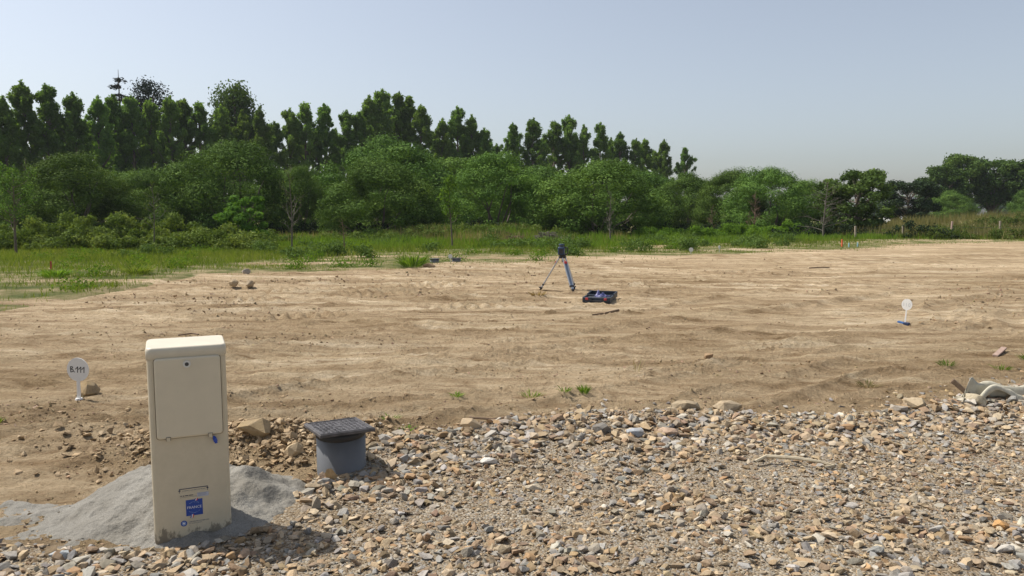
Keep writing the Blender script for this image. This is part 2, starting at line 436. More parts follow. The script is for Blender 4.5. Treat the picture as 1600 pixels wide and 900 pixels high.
_c, _s = math.cos(R(34)), math.sin(R(34))
def H(x, y):
    x = np.asarray(x, float); y = np.asarray(y, float)
    r = np.hypot(x, y)
    ein = edge_in(x, y); gin = grass_in(x, y)
    field = sstep(0.1, 0.6, -ein) * sstep(1.5, -1.0, gin)
    h = 0.045 * fbm(x / 7, y / 7, 1, 3) * sstep(4.5, 9, r)
    u = x * _c + y * _s; w = -x * _s + y * _c
    w2 = w + 0.9 * fbm(u / 5, w / 5, 8, 3)
    h = h + field * 0.026 * fbm(u / 5.0, w2 / 0.55, 2, 4)
    h = h + field * 0.055 * (1 - np.abs(fbm(u / 6.0, w2 / 0.8, 19, 3))) ** 14 * sstep(45, 20, r)
    h = h + field * 0.03 * (1 - np.abs(fbm(u / 3.0, w2 / 0.4 + 7, 20, 3))) ** 16 * sstep(30, 14, r)
    h = h + field * 0.02 * fbm(u / 2.4, w2 / 0.14, 12, 4) * sstep(32, 16, r)
    h = h + field * 0.014 * fbm(x / 0.22, y / 0.16, 23, 4) * sstep(22, 8, r)
    h = h + field * 0.012 * fbm(x / 0.5, y / 0.5, 3, 4) * sstep(30, 12, r)
    dg = dug(x, y)
    lump = 1.0 - np.abs(fbm(x / 0.16, y / 0.16, 5, 3))
    h = h + (1 - sstep(0, 0.3, ein)) * dg * (0.05 * (lump - 0.6) + 0.03 * fbm(x / 0.5, y / 0.5, 14, 3)) * sstep(24, 9, r)
    h = h + field * 0.010 * fbm(x / 0.07, y / 0.07, 6, 2) * sstep(12, 5, r) * (0.4 + dg)
    # machine tracks with cleat marks
    for (ax, ay, bx, by) in ((-5.6, 12.3, 0.4, 15.4), (-5.2, 13.6, -0.2, 16.4), (2.2, 16.4, 6.5, 20.2), (-3.8, 10.4, 0.6, 12.6)):
        dx, dy = bx - ax, by - ay; Ln = math.hypot(dx, dy); dx /= Ln; dy /= Ln
        s = (x - ax) * dx + (y - ay) * dy; t = np.abs(-(x - ax) * dy + (y - ay) * dx)
        inside = sstep(0.22, 0.15, t) * sstep(0, 0.4, s) * sstep(Ln, Ln - 0.6, s)
        h = h + inside * (0.055 * sstep(-0.1, 0.5, np.sin(s * 2 * PI / 0.21 + 5 * t + 2.0 * vnoise(s * 1.3, t, 24))) - 0.02) * (1.5 * sstep(0.25, 0.8, vnoise(s * 0.9, ax + 5, 4)))
    # low berm of stone and soil along the edge of the track, soil bank behind the cabinet
    along = sstep(-1.3, -0.6, x) * (0.4 + 0.9 * vnoise(x * 1.1, y * 0.3, 21))
    h = h + 0.045 * np.exp(-((ein - 0.16) / 0.24) ** 2) * along * sstep(8, 5, x)
    h = h + 0.12 * np.exp(-(((x + 1.55) / 0.75) ** 2 + ((y - 4.75) / 0.3) ** 2))
    h = h + 0.05 * np.exp(-(((x + 2.9) / 0.9) ** 2 + ((y - 4.9) / 0.45) ** 2))
    # meadow and the overgrown bank at the right
    mead = sstep(0, 3, gin)
    h = h + mead * (0.06 * fbm(x / 2.5, y / 2.5, 41, 4) + 0.05)
    h = h + 1.05 * sstep(1.0, 0.25, np.hypot((x - 41) / 15.0, (y - 60) / 9.5)) * (1 + 0.25 * fbm(x / 4, y / 4, 44, 3))
    h = h + 0.42 * sstep(1.0, 0.2, np.hypot((x + 2.6) / 6.5, (y - 42) / 3.2))
    return h

def Hs(x, y): return float(H(np.array([x]), np.array([y]))[0])

def build_ground():
    fa = np.arange(-47, 47.01, 0.2)
    ca = np.concatenate([np.arange(-177, -47, 4.0), fa, np.arange(51, 181, 4.0)])
    r1 = np.array([0.25, 0.6, 1.0, 1.4])
    r2 = 1.8 * np.exp(np.arange(0, math.log(48 / 1.8), 0.0072))
    r3 = 48 * np.exp(np.arange(0.03, math.log(3500 / 48), 0.05))
    rr = np.concatenate([r1, r2, r3])
    A, Rr = np.meshgrid(R(1) * ca, rr)
    X = Rr * np.sin(A); Y = Rr * np.cos(A)
    Z = H(X.ravel(), Y.ravel()).reshape(X.shape)
    X, Y, Z = X.ravel(), Y.ravel(), Z.ravel()
    ein = edge_in(X, Y); gin = grass_in(X, Y)
    Z = Z - 0.05 * sstep(0.1, 0.4, ein) * sstep(30, 12, np.abs(X))
    nr, na = len(rr), len(ca)
    i = np.arange(nr - 1)[:, None] * na; j = np.arange(na)[None, :]; k = (np.arange(na)[None, :] + 1) % na
    F = np.stack([i + j, i + k, i + na + k, i + na + j], -1).reshape(-1, 4)
    V = np.stack([X, Y, Z], 1)
    # centre cap
    V = np.vstack([V, [[0, 0, 0]]]); c = len(V) - 1
    T = np.stack([np.full(na, c), (np.arange(na) + 1) % na, np.arange(na)], 1)
    g = sstep(-1.5, 2.2, gin)
    strip = 1 - 0.75 * sstep(0.05, 0.4, fbm(X / 6.0, Y / 0.9, 72, 4)) * sstep(16, 3, gin)
    mask = np.stack([g * strip, sstep(-0.12, 0.12, ein), dug(X, Y) * (1 - g)], 1)
    mask = np.vstack([mask, [[0, 1, 0]]])
    me = np_mesh("ground", V, [F, T], {"mask": mask}, smooth=True)
    o = link("ground", me, M['ground']); tag(o, kind="structure")
build_ground()

# crushed-stone track: its own sheet, with stones as pieces of it
def Ht(x, y):
    e = edge_in(x, y)
    return H(x, y) + 0.014 - 0.075 * sstep(0.06, -0.12, e) + 0.012 * fbm(x / 0.22, y / 0.22, 77, 3)

def build_track():
    xs = np.concatenate([np.arange(-14, -4, 0.25), np.arange(-4, 6.5, 0.042), np.arange(6.5, 14, 0.25)])
    ys = np.concatenate([np.arange(-6, 1.6, 0.25), np.arange(1.6, 7.8, 0.042), np.arange(7.8, 10, 0.2)])
    X, Y = np.meshgrid(xs, ys); X = X.ravel(); Y = Y.ravel()
    Z = Ht(X, Y); e = edge_in(X, Y)
    na, nr = len(xs), len(ys)
    i = np.arange(nr - 1)[:, None] * na; j = np.arange(na - 1)[None, :]
    F = np.stack([i + j, i + j + 1, i + na + j + 1, i + na + j], -1).reshape(-1, 4)
    keep = e[F].max(1) > -0.14
    F = F[keep]
    used = np.unique(F); remap = np.full(len(X), -1); remap[used] = np.arange(len(used))
    me = np_mesh("gravel_track", np.stack([X, Y, Z], 1)[used], remap[F], smooth=True)
    o = link("gravel_track", me, M['fines'])
    tag(o, kind="structure")
    return o
track = build_track()

# ---------------------------------------------------------------- stones
def hull(seed, n, flat=(1, 0.8, 0.55), jag=0.25):
    r = random.Random(seed); bm = bmesh.new()
    for _ in range(n):
        z = r.uniform(-1, 1); a = r.uniform(0, 2 * PI); q = math.sqrt(1 - z * z); k = 1 - r.uniform(0, jag)
        bm.verts.new((q * math.cos(a) * k * flat[0], q * math.sin(a) * k * flat[1], z * k * flat[2]))
    res = bmesh.ops.convex_hull(bm, input=bm.verts)
    bad = [g for g in res['geom_interior'] if isinstance(g, bmesh.types.BMVert)]
    if bad: bmesh.ops.delete(bm, geom=bad, context='VERTS')
    bmesh.ops.triangulate(bm, faces=bm.faces[:])
    bm.verts.index_update()
    V = np.array([v.co[:] for v in bm.verts]); F = np.array([[v.index for v in f.verts] for f in bm.faces])
    bm.free()
    return V, F
BIG = [hull(100 + i, 15, (1, random.uniform(0.6, 0.95), random.uniform(0.3, 0.6)), 0.45) for i in range(16)]
MID = [hull(200 + i, 9, (1, random.uniform(0.6, 0.95), random.uniform(0.3, 0.6)), 0.3) for i in range(14)]
SMALL = [hull(300 + i, 6, (1, random.uniform(0.6, 0.95), random.uniform(0.4, 0.8)), 0.3) for i in range(10)]

PAL = np.array([(0.43, 0.32, 0.20), (0.49, 0.385, 0.255), (0.38, 0.275, 0.165), (0.53, 0.435, 0.31), (0.42, 0.275, 0.15), (0.36, 0.25, 0.165),
                (0.35, 0.325, 0.285), (0.40, 0.39, 0.375), (0.30, 0.30, 0.295), (0.57, 0.54, 0.475), (0.27, 0.195, 0.13), (0.45, 0.385, 0.30)])
PW = np.array([0.14, 0.13, 0.11, 0.08, 0.06, 0.06, 0.11, 0.09, 0.07, 0.04, 0.06, 0.07]); PW = PW / PW.sum()

def rotmats(n, tilt):
    a = rng.uniform(0, 2 * PI, n); t = np.abs(rng.normal(0, tilt, n)); p = rng.uniform(0, 2 * PI, n)
    k = np.stack([np.cos(p), np.sin(p), np.zeros(n)], 1)
    K = np.zeros((n, 3, 3)); K[:, 0, 2] = k[:, 1]; K[:, 1, 2] = -k[:, 0]; K[:, 2, 0] = -k[:, 1]; K[:, 2, 1] = k[:, 0]
    Rt = np.eye(3)[None] + np.sin(t)[:, None, None] * K + (1 - np.cos(t))[:, None, None] * (K @ K)
    Rz = np.zeros((n, 3, 3)); Rz[:, 0, 0] = np.cos(a); Rz[:, 0, 1] = -np.sin(a); Rz[:, 1, 0] = np.sin(a); Rz[:, 1, 1] = np.cos(a); Rz[:, 2, 2] = 1
    return Rt @ Rz

def scatter_mesh(name, shapes, pos, size, rot, col):
    kind = rng.integers(0, len(shapes), len(pos))
    Vs, Fs, Cs, off = [], [], [], 0
    for k, (v, f) in enumerate(shapes):
        m = kind == k; n = int(m.sum())
        if not n: continue
        W = np.einsum('nij,vj->nvi', rot[m], v) * size[m][:, None, None] + pos[m][:, None, :]
        Vs.append(W.reshape(-1, 3)); Cs.append(np.repeat(col[m], len(v), 0))
        Fs.append((f[None] + (np.arange(n) * len(v))[:, None, None]).reshape(-1, 3) + off); off += n * len(v)
    return np_mesh(name, np.concatenate(Vs), np.concatenate(Fs), {"col": np.concatenate(Cs)})

def pal(n, warm=0.0):
    c = PAL[rng.choice(len(PAL), n, p=PW)] * rng.uniform(0.5, 1.04, (n, 1)) * np.array([[1.0, 0.975, 0.93]])
    return np.clip(c + rng.normal(0, 0.004, (n, 3)), 0.05, 0.75)

def in_pile(x, y):      # footprint of the sand heap and cabinet
    return (np.hypot((x + 1.62) / 0.62, (y - 3.58) / 0.30) < 1)

def build_stones():
    n = 104000
    x = rng.uniform(-4.6, 6.6, n); y = rng.uniform(1.9, 7.6, n)
    e = edge_in(x, y)
    size = 0.0105 + 0.039 * rng.random(n) ** 2.9
    band = np.exp(-((e - 0.35) / 0.45) ** 2)
    big = band * 0.9 + 0.55 * sstep(0.05, 0.45, fbm(x / 0.8, y / 0.8, 201, 3)) + 0.5 * sstep(0.5, 1.2, x) * sstep(4.2, 3.2, y)
    size *= 0.72 + 0.62 * np.clip(big, 0, 1)
    fineband = sstep(0.0, 0.45, fbm(x / 1.1 + 5, y / 0.6, 207, 3)) * (1 - 0.7 * band)
    keep = (e > -0.02) & (rng.random(n) < (1.0 - 0.6 * fineband))
    keep |= (e > -0.55) & (e <= -0.02) & (x > -1.5) & (rng.random(n) < 0.22 * np.exp(e * 4))
    keep &= ~in_pile(x, y)
    keep &= np.abs(x) < 1.05 * y + 0.9
    keep &= np.hypot(x + 0.985, y - 4.27) > 0.17
    # cabinet footprint
    keep &= ~((np.abs((x + 1.46) * 0.914 + (y - 3.42) * 0.407) < 0.19) & (np.abs(-(x + 1.46) * 0.407 + (y - 3.42) * 0.914) < 0.16))
    x, y, size, e = x[keep], y[keep], size[keep], e[keep]
    n = len(x)
    z = np.where(e > 0, Ht(x, y), H(x, y)) + size * rng.uniform(-0.15, 0.38, n)
    pos = np.stack([x, y, z], 1); rot = rotmats(n, 0.45); col = pal(n)
    score = size / np.hypot(x, y) * ((np.abs(x) < 0.67 * y) & (y > 2.95)) * (e > 0)
    order = np.argsort(-score); top = order[:300]; rest = order[300:]
    meshes = []
    for k, (v, f) in enumerate(BIG):
        me = np_mesh("stone", v, f); me.materials.append(M['stone_obj']); meshes.append(me)
    for q in top:
        o = bpy.data.objects.new("stone", meshes[random.randrange(len(meshes))]); C.objects.link(o)
        o.parent = track
        m4 = Matrix(rot[q].tolist()).to_4x4()
        o.matrix_local = Matrix.Translation(pos[q]) @ m4 @ Matrix.Scale(float(size[q]), 4)
        o.color = (*[float(t) for t in col[q]], 1)
    big_r = rest[size[rest] > 0.019]; small_r = rest[size[rest] <= 0.019]
    for nm, shp, q in (("crushed_stone", BIG, big_r), ("small_crushed_stone", MID, small_r)):
        me = scatter_mesh(nm, shp, pos[q], size[q], rot[q], col[q])
        o = link(nm, me, M['stone_attr'], track); tag(o, kind="stuff")
    # fine chips
    n = 56000
    x = rng.uniform(-3.9, 6.2, n); y = rng.uniform(2.3, 6.9, n); e = edge_in(x, y)
    keep = (e > -0.25) & (rng.random(n) < sstep(-0.25, 0.15, e)) & (np.abs(x) < 0.95 * y + 0.5) & ~in_pile(x, y)
    x, y = x[keep], y[keep]; n = len(x)
    size = 0.0045 + 0.0085 * rng.random(n) ** 1.6
    e = edge_in(x, y)
    z = np.where(e > 0, Ht(x, y), H(x, y)) + size * rng.uniform(0.0, 0.5, n)
    me = scatter_mesh("stone_chips", SMALL, np.stack([x, y, z], 1), size, rotmats(n, 0.5), pal(n) * 0.98)
    o = link("stone_chips", me, M['stone_attr'], track); tag(o, kind="stuff")
    # heaped clods on the soil bank between cabinet and pipe
    n = 6500
    x = rng.normal(-1.55, 0.55, n); y = rng.normal(4.72, 0.24, n); e = edge_in(x, y)
    keep = (e < 0.02) & ~in_pile(x, y) & (np.hypot(x + 0.985, y - 4.27) > 0.17); x, y = x[keep], y[keep]; n = len(x)
    size = 0.006 + 0.036 * rng.random(n) ** 5
    col = np.where(rng.random((n, 1)) < 0.85, np.array([(0.33, 0.235, 0.135)]), np.array([(0.44, 0.34, 0.215)])) * rng.uniform(0.7, 1.2, (n, 1))
    me = scatter_mesh("bank_clods", MID, np.stack([x, y, H(x, y) + size * 0.35], 1), size, rotmats(n, 0.6), np.clip(col, 0.04, 0.7))
    o = link("bank_clods", me, M['stone_attr'])
    tag(o, "brown clods and small stones on the soil bank behind the cabinet", "soil clods", kind="stuff")
    # clods of dry soil over the field
    n = 150000
    rr = 3.0 * np.exp(rng.random(n) * math.log(26 / 3.0)); aa = rng.uniform(-0.72, 0.72, n)
    x = rr * np.sin(aa); y = rr * np.cos(aa); e = edge_in(x, y); gi = grass_in(x, y); dg = dug(x, y)
    keep = (e < -0.05) & (gi < 0.5) & (rng.random(n) < 0.07 + 0.7 * dg) & ~in_pile(x, y)
    x, y, rr, dg = x[keep], y[keep], rr[keep], dg[keep]; n = len(x)
    size = (0.005 + 0.024 * rng.random(n) ** 4.5 * (0.5 + dg)) * np.clip(rr / 7, 0.85, 2.2)
    col = np.array([(0.37, 0.265, 0.155)]) * rng.uniform(0.65, 1.15, (n, 1)) + rng.normal(0, 0.012, (n, 3))
    me = scatter_mesh("soil_clods", SMALL, np.stack([x, y, H(x, y) + size * 0.2], 1), size, rotmats(n, 0.6), np.clip(col, 0.04, 0.7))
    o = link("soil_clods", me, M['stone_attr'])
    tag(o, "dry brown clods of soil strewn over the scraped field", "soil clods", kind="stuff")
build_stones()

def rock(seed, x, y, s, col, label, flat=(1, 0.8, 0.6), rz=0.0, tilt=(0, 0), sink=0.25, group=None, zfun=None, name="rock", n=22, jag=0.22):
    v, f = hull(seed, n, flat, jag)
    me = np_mesh(name, v * s, f); me.materials.append(M['stone_obj'])
    z = Ht(np.array([x]), np.array([y]))[0] if edge_in(np.array([x]), np.array([y]))[0] > 0 else Hs(x, y)
    o = link(name, me, None, None, (x, y, float(z) + s * flat[2] * (1 - 2 * sink)), (tilt[0], tilt[1], rz))
    o.color = (*col, 1)
    tag(o, label, "rock", group)
    return o
TAN = (0.47, 0.36, 0.23)
rock(501, -0.14, 4.35, 0.062, (0.62, 0.6, 0.55), "white stone, brightest of the crushed stone, right of the grey pipe", (1, 0.75, 0.45), 0.2)
rock(502, 0.60, 4.98, 0.07, (0.15, 0.145, 0.135), "dark charcoal stone beside a flat grey one near the stony edge", (1, 0.8, 0.7), 0.4, (0.3, 0))
rock(503, 0.82, 4.93, 0.075, (0.36, 0.38, 0.40), "smooth blue grey stone between a dark stone and a reddish one", (1, 0.7, 0.5), 0.1)
rock(504, 1.04, 4.93, 0.085, (0.40, 0.285, 0.205), "flat reddish brown stone right of a smooth blue grey one", (1, 0.7, 0.42), -0.2)
rock(505, -0.29, 4.98, 0.09, TAN, "chunky tan boulder on the soil edge right of the pipe", (1, 0.75, 0.55), 0.0)
rock(506, 1.27, 5.48, 0.13, (0.34, 0.27, 0.175), "wide earthy boulder half buried in the middle of the stony edge", (1, 0.55, 0.5), 0.1)
rock(507, 1.60, 5.52, 0.12, (0.37, 0.29, 0.19), "rough tan boulder right of a wide half buried boulder", (1, 0.6, 0.5), -0.2)
rock(508, 3.0, 5.56, 0.11, (0.43, 0.34, 0.22), "pale pointed boulder left of the discarded cloth", (1, 0.7, 0.65), 0.6, (0.2, 0.1))
rock(509, 2.84, 5.46, 0.075, (0.33, 0.29, 0.24), "small greyish boulder at the foot of a pale pointed one", (1, 0.8, 0.6), 0.2)
rock(510, 3.52, 5.66, 0.105, (0.50, 0.43, 0.30), "cream flat topped rock lying under the discarded cloth", (1, 0.8, 0.55), 0.4, (0.15, 0.2))
rock(511, -1.92, 3.10, 0.052, (0.35, 0.38, 0.40), "blue grey rounded stone in front of the grey sand heap", (1, 0.7, 0.5), 0.1)
rock(512, -0.985, 4.03, 0.055, (0.40, 0.28, 0.15), "brown wedge shaped stone leaning on the foot of the pipe", (0.8, 0.5, 1.0), 0.5, (0.2, 0.25), 0.1, n=9)
rock(513, -1.60, 4.62, 0.13, (0.35, 0.26, 0.145), "large earthy boulder behind the cabinet's right side", (1, 0.7, 0.6), 0.3)
rock(514, -1.30, 4.42, 0.075, (0.49, 0.38, 0.24), "pale wedge of rock between the cabinet and the pipe", (1, 0.7, 0.8), 0.8, (0.4, 0.2))
rock(515, -1.16, 4.50, 0.06, (0.42, 0.32, 0.20), "rounded tan rock just left of the grey pipe", (1, 0.8, 0.75), 0.2)
rock(516, -3.50, 6.12, 0.12, (0.33, 0.24, 0.13), "brown lump of earth behind the sign marked B.111", (1, 0.8, 0.75), 0.3)
rock(517, -5.52, 15.0, 0.12, (0.40, 0.31, 0.2), "left one of a pair of round boulders on the far field", (1, 0.8, 0.8), 0.3, sink=0.1)
rock(518, -5.22, 15.05, 0.11, (0.38, 0.3, 0.2), "right one of a pair of round boulders on the far field", (1, 0.8, 0.8), 1.1, sink=0.1)
rock(519, -6.5, 18.5, 0.13, (0.36, 0.31, 0.25), "grey boulder in the grass above a pair of round boulders", (1, 0.8, 0.7), 0.6, sink=0.1)
rock(520, 2.55, 9.6, 0.07, (0.2, 0.13, 0.08), "dark clod standing alone on the bare field right of centre", (1, 0.8, 0.5), 0.2)
rock(521, 2.0, 7.6, 0.07, (0.3, 0.2, 0.11), "brown clod on bare earth above the middle of the stones", (1, 0.8, 0.6), 0.5)
rock(522, -2.3, 21.0, 0.2, (0.3, 0.21, 0.12), "brown clod heap in front of the two sawn pipe stubs", (1, 0.6, 0.55), 0.1)
rock(523, 2.3, 3.45, 0.055, (0.46, 0.26, 0.1), "rusty orange stone among the crushed stone at lower right", (1, 0.6, 0.5), 0.4)
rock(524, 0.11, 3.95, 0.06, (0.53, 0.45, 0.33), "pale cream flat stone below the white stone", (1, 0.7, 0.4), 0.1)

# ---------------------------------------------------------------- grey sand heap around the cabinet
def build_sand():
    xs = np.arange(-3.0, -0.85, 0.0125); ys = np.arange(3.02, 4.45, 0.0125)
    X, Y = np.meshgrid(xs, ys); X = X.ravel(); Y = Y.ravel()
    def cone(cx, cy, rx, ry, h, p=1.0):
        q = np.hypot((X - cx) / rx, (Y - cy) / ry)
        return h * np.clip(1 - q, 0, 1) ** p
    wob = 0.05 * fbm(X * 4, Y * 4, 301, 3)
    q = [cone(-1.73, 3.80, 0.58, 0.56, 0.265, 1.0), cone(-1.38, 3.84, 0.33, 0.42, 0.185, 1.0), cone(-1.25, 3.78, 0.22, 0.28, 0.13, 0.9), cone(-1.55, 3.6, 0.6, 0.42, 0.15, 0.9), cone(-2.05, 3.60, 0.66, 0.42, 0.05, 0.8)]
    h = sum(a ** 5 for a in q) ** 0.2
    h = h * (1 + 0.22 * fbm(X * 3.5, Y * 3.5, 302, 4)) + 0.022 * fbm(X * 11, Y * 11, 303, 4) * sstep(0.0, 0.06, h) + 0.010 * fbm(X * 40, Y * 40, 306, 3) * sstep(0.0, 0.05, h)
    h -= 0.03 * np.exp(-(np.hypot((X + 1.2), (Y - 3.72)) / 0.06) ** 2)
    Z = H(X, Y) + h - 0.03 + 0.06 * fbm(X * 4, Y * 4, 304, 4) * sstep(0.07, 0.0, h)
    na, nr = len(xs), len(ys)
    i = np.arange(nr - 1)[:, None] * na; j = np.arange(na - 1)[None, :]
    F = np.stack([i + j, i + j + 1, i + na + j + 1, i + na + j], -1).reshape(-1, 4)
    F = F[(h[F].max(1) > 0.001)]
    used = np.unique(F); remap = np.full(len(X), -1); remap[used] = np.arange(len(used))
    me = np_mesh("sand_heap", np.stack([X, Y, Z], 1)[used], remap[F], smooth=True)
    o = link("sand_heap", me, M['sand'])
    tag(o, "low heap of grey sand piled around the beige utility cabinet", "sand heap")
build_sand()

# ---------------------------------------------------------------- utility cabinet
def cabinet_mat():
    m, nt, b = mat_new("beige_polyester")
    b.inputs["Roughness"].default_value = 0.5; b.inputs["Specular IOR Level"].default_value = 0.35
    tc = N(nt, "ShaderNodeTexCoord"); L = nt.links
    n = N(nt, "ShaderNodeTexNoise", Scale=14.0, Detail=6.0, Roughness=0.7); L.new(tc.outputs["Object"], n.inputs["Vector"])
    base = ramp(nt, [(0.35, (0.53, 0.465, 0.335)), (0.65, (0.58, 0.51, 0.375))], n.outputs[0]).outputs[0]
    # soil smears low on the front
    sep = N(nt, "ShaderNodeSeparateXYZ"); L.new(tc.outputs["Object"], sep.inputs[0])
    mp = N(nt, "ShaderNodeMapping"); mp.inputs["Scale"].default_value = (1.0, 1.0, 0.55); L.new(tc.outputs["Object"], mp.inputs[0])
    n2 = N(nt, "ShaderNodeTexNoise", Scale=22.0, Detail=7.0, Roughness=0.75); L.new(mp.outputs[0], n2.inputs["Vector"])
    low = N(nt, "ShaderNodeMapRange"); low.inputs[1].default_value = 0.12; low.inputs[2].default_value = 0.0; L.new(sep.outputs[2], low.inputs[0])
    mu = N(nt, "ShaderNodeMath", operation='MULTIPLY_ADD'); mu.inputs[1].default_value = 0.30; L.new(low.outputs[0], mu.inputs[0]); L.new(n2.outputs[0], mu.inputs[2])
    mr = N(nt, "ShaderNodeMapRange"); mr.inputs[1].default_value = 0.66; mr.inputs[2].default_value = 0.74; L.new(mu.outputs[0], mr.inputs[0])
    f = N(nt, "ShaderNodeMath", operation='MULTIPLY'); L.new(mr.outputs[0], f.inputs[0]); f.inputs[1].default_value = 0.75
    base = mix(nt, base, (0.12, 0.10, 0.075), f.outputs[0])
    L.new(base, b.inputs["Base Color"])
    n3 = N(nt, "ShaderNodeTexNoise", Scale=320.0, Detail=3.0); L.new(tc.outputs["Object"], n3.inputs["Vector"])
    bp = N(nt, "ShaderNodeBump", Strength=0.08, Distance=0.004); L.new(n3.outputs[0], bp.inputs["Height"]); L.new(bp.outputs[0], b.inputs["Normal"])
    return m
M['cab'] = cabinet_mat()
M['cap'] = simple('cabinet_cap', (0.57, 0.52, 0.41), 0.45, var=0.06, scale=12)
M['steel'] = simple('lock_steel', (0.6, 0.6, 0.58), 0.45, 0.5, 0.1)
M['darksteel'] = simple('dark_steel', (0.07, 0.07, 0.07), 0.5, 0.5, 0.2)
M['blue'] = simple('blue_plastic', (0.015, 0.06, 0.36), 0.45, var=0.1)
M['stickblue'] = simple('sticker_blue', (0.012, 0.055, 0.30), 0.5, var=0.08, scale=60)
M['ink'] = simple('print_ink', (0.03, 0.035, 0.07), 0.6, var=0.1)
M['greyink'] = simple('grey_ink', (0.22, 0.22, 0.22), 0.6, var=0.1)
M['white'] = simple('sticker_white', (0.72, 0.72, 0.74), 0.5, var=0.05)
M['palelabel'] = simple('pale_label', (0.42, 0.44, 0.52), 0.5, var=0.08, scale=80)
M['red'] = simple('sticker_red', (0.55, 0.05, 0.04), 0.5, var=0.08)
M['paleblue'] = simple('pale_blue_print', (0.30, 0.42, 0.68), 0.5, var=0.08)

M['cabdoor'] = simple('door_cream', (0.60, 0.535, 0.40), 0.45, var=0.04, scale=9, bump=0.05, bscale=300)
M['gap'] = simple('painted_gap_shadow', (0.22, 0.185, 0.13), 0.8)  # dark beige that paints the shade of the gap around the door
def text_mesh(body, size, name):
    cu = bpy.data.curves.new(name, 'FONT'); cu.body = body; cu.size = size
    cu.align_x = 'CENTER'; cu.align_y = 'CENTER'
    o = bpy.data.objects.new("tmp_text", cu); C.objects.link(o)
    dg = bpy.context.evaluated_depsgraph_get()
    me = bpy.data.meshes.new_from_object(o.evaluated_get(dg)); me.name = name
    bpy.data.objects.remove(o); bpy.data.curves.remove(cu)
    return me

def plate_bm(pts, y0, y1, bm=None):
    """prism of a polygon given in x,z between y0 (front) and y1"""
    bm = bm or bmesh.new()
    a = [bm.verts.new((x, y0, z)) for x, z in pts]; b = [bm.verts.new((x, y1, z)) for x, z in pts]
    n = len(pts)
    bm.faces.new(a); bm.faces.new(b[::-1])
    for i in range(n): bm.faces.new((a[i], b[i], b[(i + 1) % n], a[(i + 1) % n]))
    bmesh.ops.recalc_face_normals(bm, faces=bm.faces[:])
    return bm

def rect(x0, x1, z0, z1, y0, y1, bm=None):
    return plate_bm([(x0, z0), (x1, z0), (x1, z1), (x0, z1)], y0, y1, bm)

